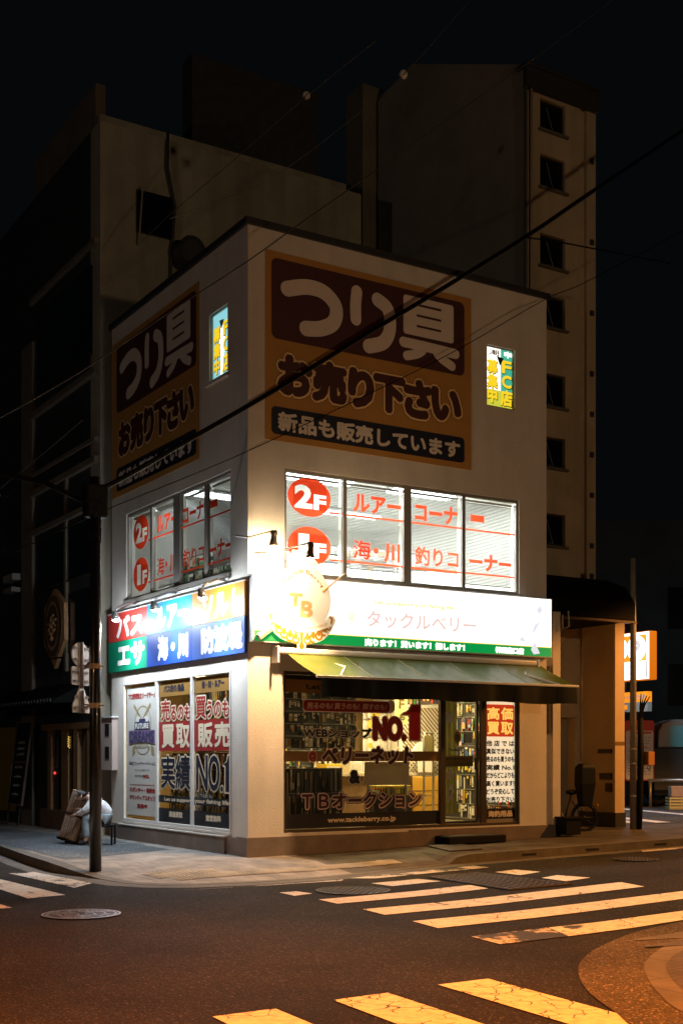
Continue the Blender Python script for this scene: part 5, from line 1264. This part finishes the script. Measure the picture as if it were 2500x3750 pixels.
b = MB(); bb = rw+d_*.40+up*-.02; hd = fw_-d_*.12+up*.52
b.tube([rw, bb, hd], .016, 8); b.tube([bb, rw+d_*.26+up*.42], .016, 8); b.tube([rw, rw+d_*.26+up*.30], .010, 8); b.tube([fw_, hd, hd+up*.16-d_*.03], .014, 8); b.build('frame', M['blackpaint'], bc, smooth=True)
side = d_.cross(up)
MB().tube([hd+up*.17+side*.26-d_*.12, hd+up*.2+side*.2, hd+up*.17, hd+up*.2-side*.2, hd+up*.17-side*.26-d_*.12], .012, 8).build('handlebar', M['metal'], bc, smooth=True)
MB().ball(rw+d_*.26+up*.46, .10, 8, (1.2, .8, .5)).build('saddle', M['rubber'], bc, smooth=True)
b = MB(); cs = rw-d_*.02+up*.36
for k, (z, hw, hd_) in enumerate(((0, .11, .10), (.25, .14, .13), (.50, .135, .13), (.56, .11, .10))): pass
vs = []; 
for z, hw, hd_ in ((-.16, .10, .09), (.25, .15, .14), (.55, .145, .135), (.62, .09, .09)):
    for a, c in ((-1, -1), (1, -1), (1, 1), (-1, 1)): vs.append(cs+up*z+d_*a*hw+side*c*hd_)
b.add(vs, [(0, 3, 2, 1), (12, 13, 14, 15)]+[(4*i+k, 4*i+(k+1) % 4, 4*i+4+(k+1) % 4, 4*i+4+k) for i in range(3) for k in range(4)])
b.build('child_seat_cover', mat('rain_cover', (.007, .008, .009), .6, spec=.2), bc, bevel=.02)
b = MB(); F = Fr(fw_-d_*.02+up*.40, d_, up, side); b.box(F, -.02, .24, 0, .24, -.17, .17); b.build('added_black_box', M['rubber'], bc, bevel=.02)  # black box added to darken the frame area
b = MB().ball(rw-d_*.27+up*.22, .022, 6); b.build('reflector', mat('reflector_amber', (.5, .2, .02), .2), bc)
MB().torus(rw+up*.0, d_, up, .275, .012, 24, 6).build('mudguard', M['blackpaint'], bc, smooth=True)

# ================================================================== CAR PARK, FAR RIGHT
lot = MB().poly(WF, [(8.75, 1.35), (60, 1.35), (60, 60), (8.75, 60)], zs(8)+.01); struct(lot.build('car_park', M['lot']))
M['line2'] = mat('bay_paint', (.75, .75, .78), .7, var=.2, scale=4)
for q in ([(14.4, 8.1), (14.78, 8.0), (13.2, 3.3), (12.95, 3.5)], [(10.9, 4.2), (11.25, 4.0), (10.4, 1.5), (10.0, 1.5)], [(10.2, 3.2), (10.5, 3.1), (9.5, 1.4), (9.3, 1.45)]):
    b = MB().poly(WF, q, zs(8)+.016); struct(b.build('bay_line', M['line2']))
PK_ = Fr((14.37, 5.95, 0), (0, -1, 0), (0, 0, 1), (-1, 0, 0))
t = thing('parking_sign', 'glowing orange and white parking sign box on a post at the far right', 'parking sign', (14.43, 6.6, .1))
M['ps_white'] = emit('parking_white', (1, .96, .92), 2.4); M['ps_orange'] = emit('parking_orange', (1, .27, .01), .9, (.7, .3, .02)); M['ps_side'] = emit('parking_side_orange', (1, .22, .005), .62, (.3, .08, .005))
MB().box(PK_, -1.45, 0, 3.41, 4.63, -.26, -.002).build('sign_box', M['ps_side'], t, bevel=.02)
b = MB().use(M['ps_white']).quad(PK_, -1.43, -.02, 3.43, 4.61, .001)
b.use(M['ps_orange']).quad(PK_, -1.40, -.10, 3.89, 4.55, .003); b.use(M['ps_white']).disc(PK_, -.45, 4.22, .33, .32, .005); b.disc(PK_, -1.08, 4.22, .33, .32, .005)
b.use(M['sign_grey']).text(PK_, 'P', -.58, -.30, 4.0, 4.42, .007, .04, 8)
b.use(M['black']).quad(PK_, -.115, -.07, 3.47, 3.88, .003); b.use(M['sign_grey']).text(PK_, '空車', -.40, -.14, 3.62, 3.78, .004, .004); b.quad(PK_, -.40, -.14, 3.52, 3.545, .004)
b.use(M['red']).ring(PK_, -.72, 3.68, .10, .088, .004, 24)
b.build('lit_face', None, t)
b = MB().tube([PK_(-.7, .05, -.13), PK_(-.7, 3.41, -.13)], .06, 10); b.build('post', M['metal'], t, smooth=True)
b = MB().use(M['poster_white']).box(PK_, -1.40, -.12, 2.62, 2.86, -.2, -.05); b.use(M['ps_orange']).box(PK_, -1.40, -.12, 2.862, 3.12, -.2, -.05)
b.use(M['white']).text(PK_, 'クレジットカードがご利用できます。', -1.36, -.15, 2.93, 3.05, -.046, .004); b.use(M['ps_orange']).quad(PK_, -.98, -.82, 2.68, 2.80, -.046); b.use(M['rust']).disc(PK_, -.28, 2.75, .05, .05, -.046)
b.build('card_panel', None, t)
lamp('AREA', 'parking_sign_light', (14.2, 6.6, 4.0), (1, .93, .86), 60, 1.1, (8, 4, 2.5), sy=1.0)
lamp('SPOT', 'car_park_light', (13.0, 5.0, 6.5), (.62, .84, 1.0), 620, .2, (13.8, 5.5, 0), 125, .8)
t = thing('notice_sign', 'tall white notice board with a red border on a post in the car park', 'notice board', (15.75, 7.45, .15))
NB = Fr((15.75, 7.45, 0), (.8490, -.5283, 0), (0, 0, 1), (-.5283, -.8490, 0))
M['nb_red'] = mat('notice_red', (.62, .06, .04), .5)
MB().rrect(NB, -.55, .23, .84, 2.44, .07, 0, .03).build('border_panel', M['nb_red'], t); MB().rrect(NB, -.52, .20, .875, 2.17, .05, .031, .034).build('panel', M['white'], t)
b = MB().use(M['nb_red']).quad(NB, -.40, .16, 2.09, 2.14, .036); b.quad(NB, -.30, .05, 1.72, 1.745, .036)
b.use(M['sign_grey'] if False else M['rack'])
for k in range(14):
    v = 1.98-.075*k
    if 1.68 < v < 1.78: continue
    for j in range(7): b.quad(NB, -.46+.088*j, -.46+.088*j+random.uniform(.03, .075), v, v+.02, .036)
b.build('writing', None, t)
MB().tube([NB(-.18, .1, -.03), NB(-.18, .84, -.03)], .04, 10).build('post', M['metal'], t, smooth=True)
# parked van tail, crate, box, guard rail, back wall
vn = thing('parked_van', 'dark parked van with a rounded grey top and teal window at the frame edge', 'van', (17.3, 6.6, .15))
VF = Fr((16.45, 7.0, 0), (.8490, -.5283, 0), (0, 0, 1), (-.5283, -.8490, 0))
M['van_grey'] = mat('van_grey', (.20, .19, .19), .4, .2)
vp = [(-.50, 1.72), (-.48, 2.15), (-.36, 2.38), (-.10, 2.47), (1.2, 2.47), (1.2, 1.72)]
MB().poly(VF, vp, -1.0, 0).build('upper_body', M['van_grey'], vn, bevel=.03); MB().box(VF, -.60, 1.2, .45, 1.718, -1.6, -.02).build('lower_body', M['dark_tile'], vn, bevel=.03)
MB().rrect(VF, -.18, .22, 1.74, 2.30, .06, .003, .012).build('window', mat('teal_glass', (.10, .34, .38), .15), vn)
for u in (-.45, .95): MB().torus(VF(u, .47, -.25), rt, up, .22, .09, 24, 8).build('wheel', M['rubber'], vn, smooth=True)
t = thing('plastic_crate', 'pale yellow slatted plastic crate on the ground at the right edge', 'crate', (16.0, 6.0, .15)); KF = Fr((14.79, 5.69, .16), (.849, -.5283, 0), (0, 0, 1), (-.5283, -.849, 0))
b = MB()
for k in range(4): b.box(KF, 0, .60, .03+.075*k, .08+.075*k, -.01, 0); b.box(KF, 0, .01, .03+.075*k, .08+.075*k, -.4, -.01); b.box(KF, .59, .60, .03+.075*k, .08+.075*k, -.4, -.01)
b.build('slats', mat('crate_yellow', (.62, .58, .28), .5), t)
b = MB()
for u in (.01, .29, .57): b.box(KF, u, u+.02, 0, .31, .001, .01)
b.box(KF, 0, .60, 0, .02, -.4, -.01); b.build('frame', mat('crate_frame', (.55, .52, .25), .5), t)
t = thing('cardboard_box', 'pinkish cardboard box sitting on the pale yellow crate', 'box', KF(.3, .32, -.2))
MB().box(KF, .06, .58, .318, .58, -.36, -.04).build('carton', mat('pink_carton', (.42, .32, .28), .8, var=.1), t, bevel=.01); MB().box(KF, .06, .58, .581, .584, -.22, -.18).build('tape', M['cream'], t)
t = thing('guard_rail', 'grey pipe guard rail along the back of the car park', 'guard rail', (17, 7, .15))
MB().tube([VF(-.9, .86, .6), VF(1.6, .86, .6)], .05, 10).build('rail', M['metal'], t, smooth=True)
for u in (-.85, 1.5): MB().tube([VF(u, .12, .6), VF(u, .86, .6)], .04, 8).build('post', M['metal'], t, smooth=True)
fb = thing('far_building', 'dark bluish building at the far right behind the car park', 'building', (24, 12, 0)); GFb = Fr((21.5, 14.5, 0), (.849, -.5283, 0), (0, 0, 1), (-.5283, -.849, 0))
MB().box(GFb, -9, 12, 0, 9.5, -3, 0).build('wall', mat('far_wall', (.05, .06, .07), .8, var=.25, scale=.7), fb)
b = MB()
for i in range(4):
    for j in range(2): MB().box(GFb, -6+2.6*i, -4.8+2.6*i, 3.2+2.6*j, 4.6+2.6*j, .002, .03).build('window', M['darkglass'], fb)
lamp('POINT', 'added_teal_light', (20.2, 9.3, 4.6), (.28, .72, 1.0), 26, .15)  # added for the bluish glow on the far wall

# ================================================================== WIRES
def wire(label, pts, r, m, name='overhead_wire', cat='wire'):
    Q = [Vector(q) for q in pts]; P = []
    for i in range(len(Q)-1):
        p0, p1, p2, p3 = Q[max(i-1, 0)], Q[i], Q[i+1], Q[min(i+2, len(Q)-1)]
        for j in range(8): t = j/8; P.append(.5*((2*p1)+(p2-p0)*t+(2*p0-5*p1+4*p2-p3)*t*t+(3*p1-p0-3*p2+p3)*t**3))
    P.append(Q[-1])
    return tag(MB().tube(P, r, 6).build(name, m, smooth=True, loc=Q[0]), label, cat)
wire('thick black bundled cable sloping from the black pole across the shop front', [(-2.39, .12, 5.12), (-1.82, .04, 5.47), (-.88, -.10, 6.1), (.36, -.29, 6.93), (1.8, -.51, 7.94), (3.31, -.73, 8.98), (4.67, -.94, 9.95), (5.84, -1.11, 10.84), (9.5, -1.7, 13.6)], .034, M['cable'], 'overhead_cable', 'cable')
wire('thin pale wire running along the underside of the thick black cable', [(-2.39, .10, 5.08), (-1.82, .02, 5.43), (-.88, -.12, 6.06), (.36, -.31, 6.89), (1.8, -.53, 7.90), (3.31, -.75, 8.94), (4.67, -.96, 9.91), (5.84, -1.13, 10.80)], .006, M['wire'])
wire('grey wire crossing above the shop roof from the top right of the sky', [(6.0, -2.5, 14.0), (5.02, -2.37, 13.06), (3.47, -2.2, 11.71), (2.22, -2.07, 10.67), (1.03, -1.95, 9.66), (-.09, -1.83, 8.73), (-.88, -1.75, 8.06), (-1.98, -1.63, 7.19), (-3.11, -1.51, 6.28), (-4.1, -1.41, 5.58)], .009, mat('wire_pale', (.06, .056, .05), .7, spec=.2))
wire('thin wire with a white ball behind the shop roof, left', [(2.4, .2, 12.9), (1.68, 1.23, 12.24), (1.05, 2.39, 11.6), (.42, 3.54, 10.98), (.02, 4.28, 10.53)], .006, M['wire'])
wire('thin wire with a white ball high over the shop roof, right', [(3.18, -1.22, 13.06), (2.05, -1.08, 11.66), (1.33, -.99, 10.94), (-.08, -.82, 9.69), (-1.54, -.64, 8.85)], .005, M['wire'])
wire('thin dark wire crossing both billboards below the thick cable', [(9, -1.5, 11.3), (5.84, -1.11, 9.39), (4.91, -.99, 8.9), (3.41, -.81, 7.94), (2.31, -.67, 7.29), (-.22, -.35, 5.89), (-2.31, -.08, 4.85), (-3.66, .08, 4.11)], .0075, M['cable'])
wire('short dark branch wire from the thick cable towards the tall building', [(4.51, -1.0, 9.80), (5.1, -1.1, 9.82), (5.84, -1.11, 9.87), (7.6, -1.1, 10.0)], .012, M['cable'])
wire('faint wire sloping down past the dark left building', [(-.2, 6.4, 7.9), (-.6, 8.2, 7.4), (-1.0, 11, 6.9), (-1.2, 14, 6.7)], .008, M['wire'])
for c, lab in (((1.70, 1.20, 12.28), 'white ball marker on the wire left of the roof shaft'), ((2.04, -1.08, 11.66), 'white ball marker on the wire high in the middle of the sky')):
    t = thing('wire_marker', lab, 'wire marker', c, 'white ball markers on the wires'); MB().ball(c, .065, 10).build('ball', mat('marker_white', (.62, .58, .52), .5), t, smooth=True)
    MB().torus(c, Vector((.6, -.2, .7)).normalized(), Vector((.2, .97, .1)).normalized(), .064, .010, 20, 6).build('clip_ring', M['wire'], t)
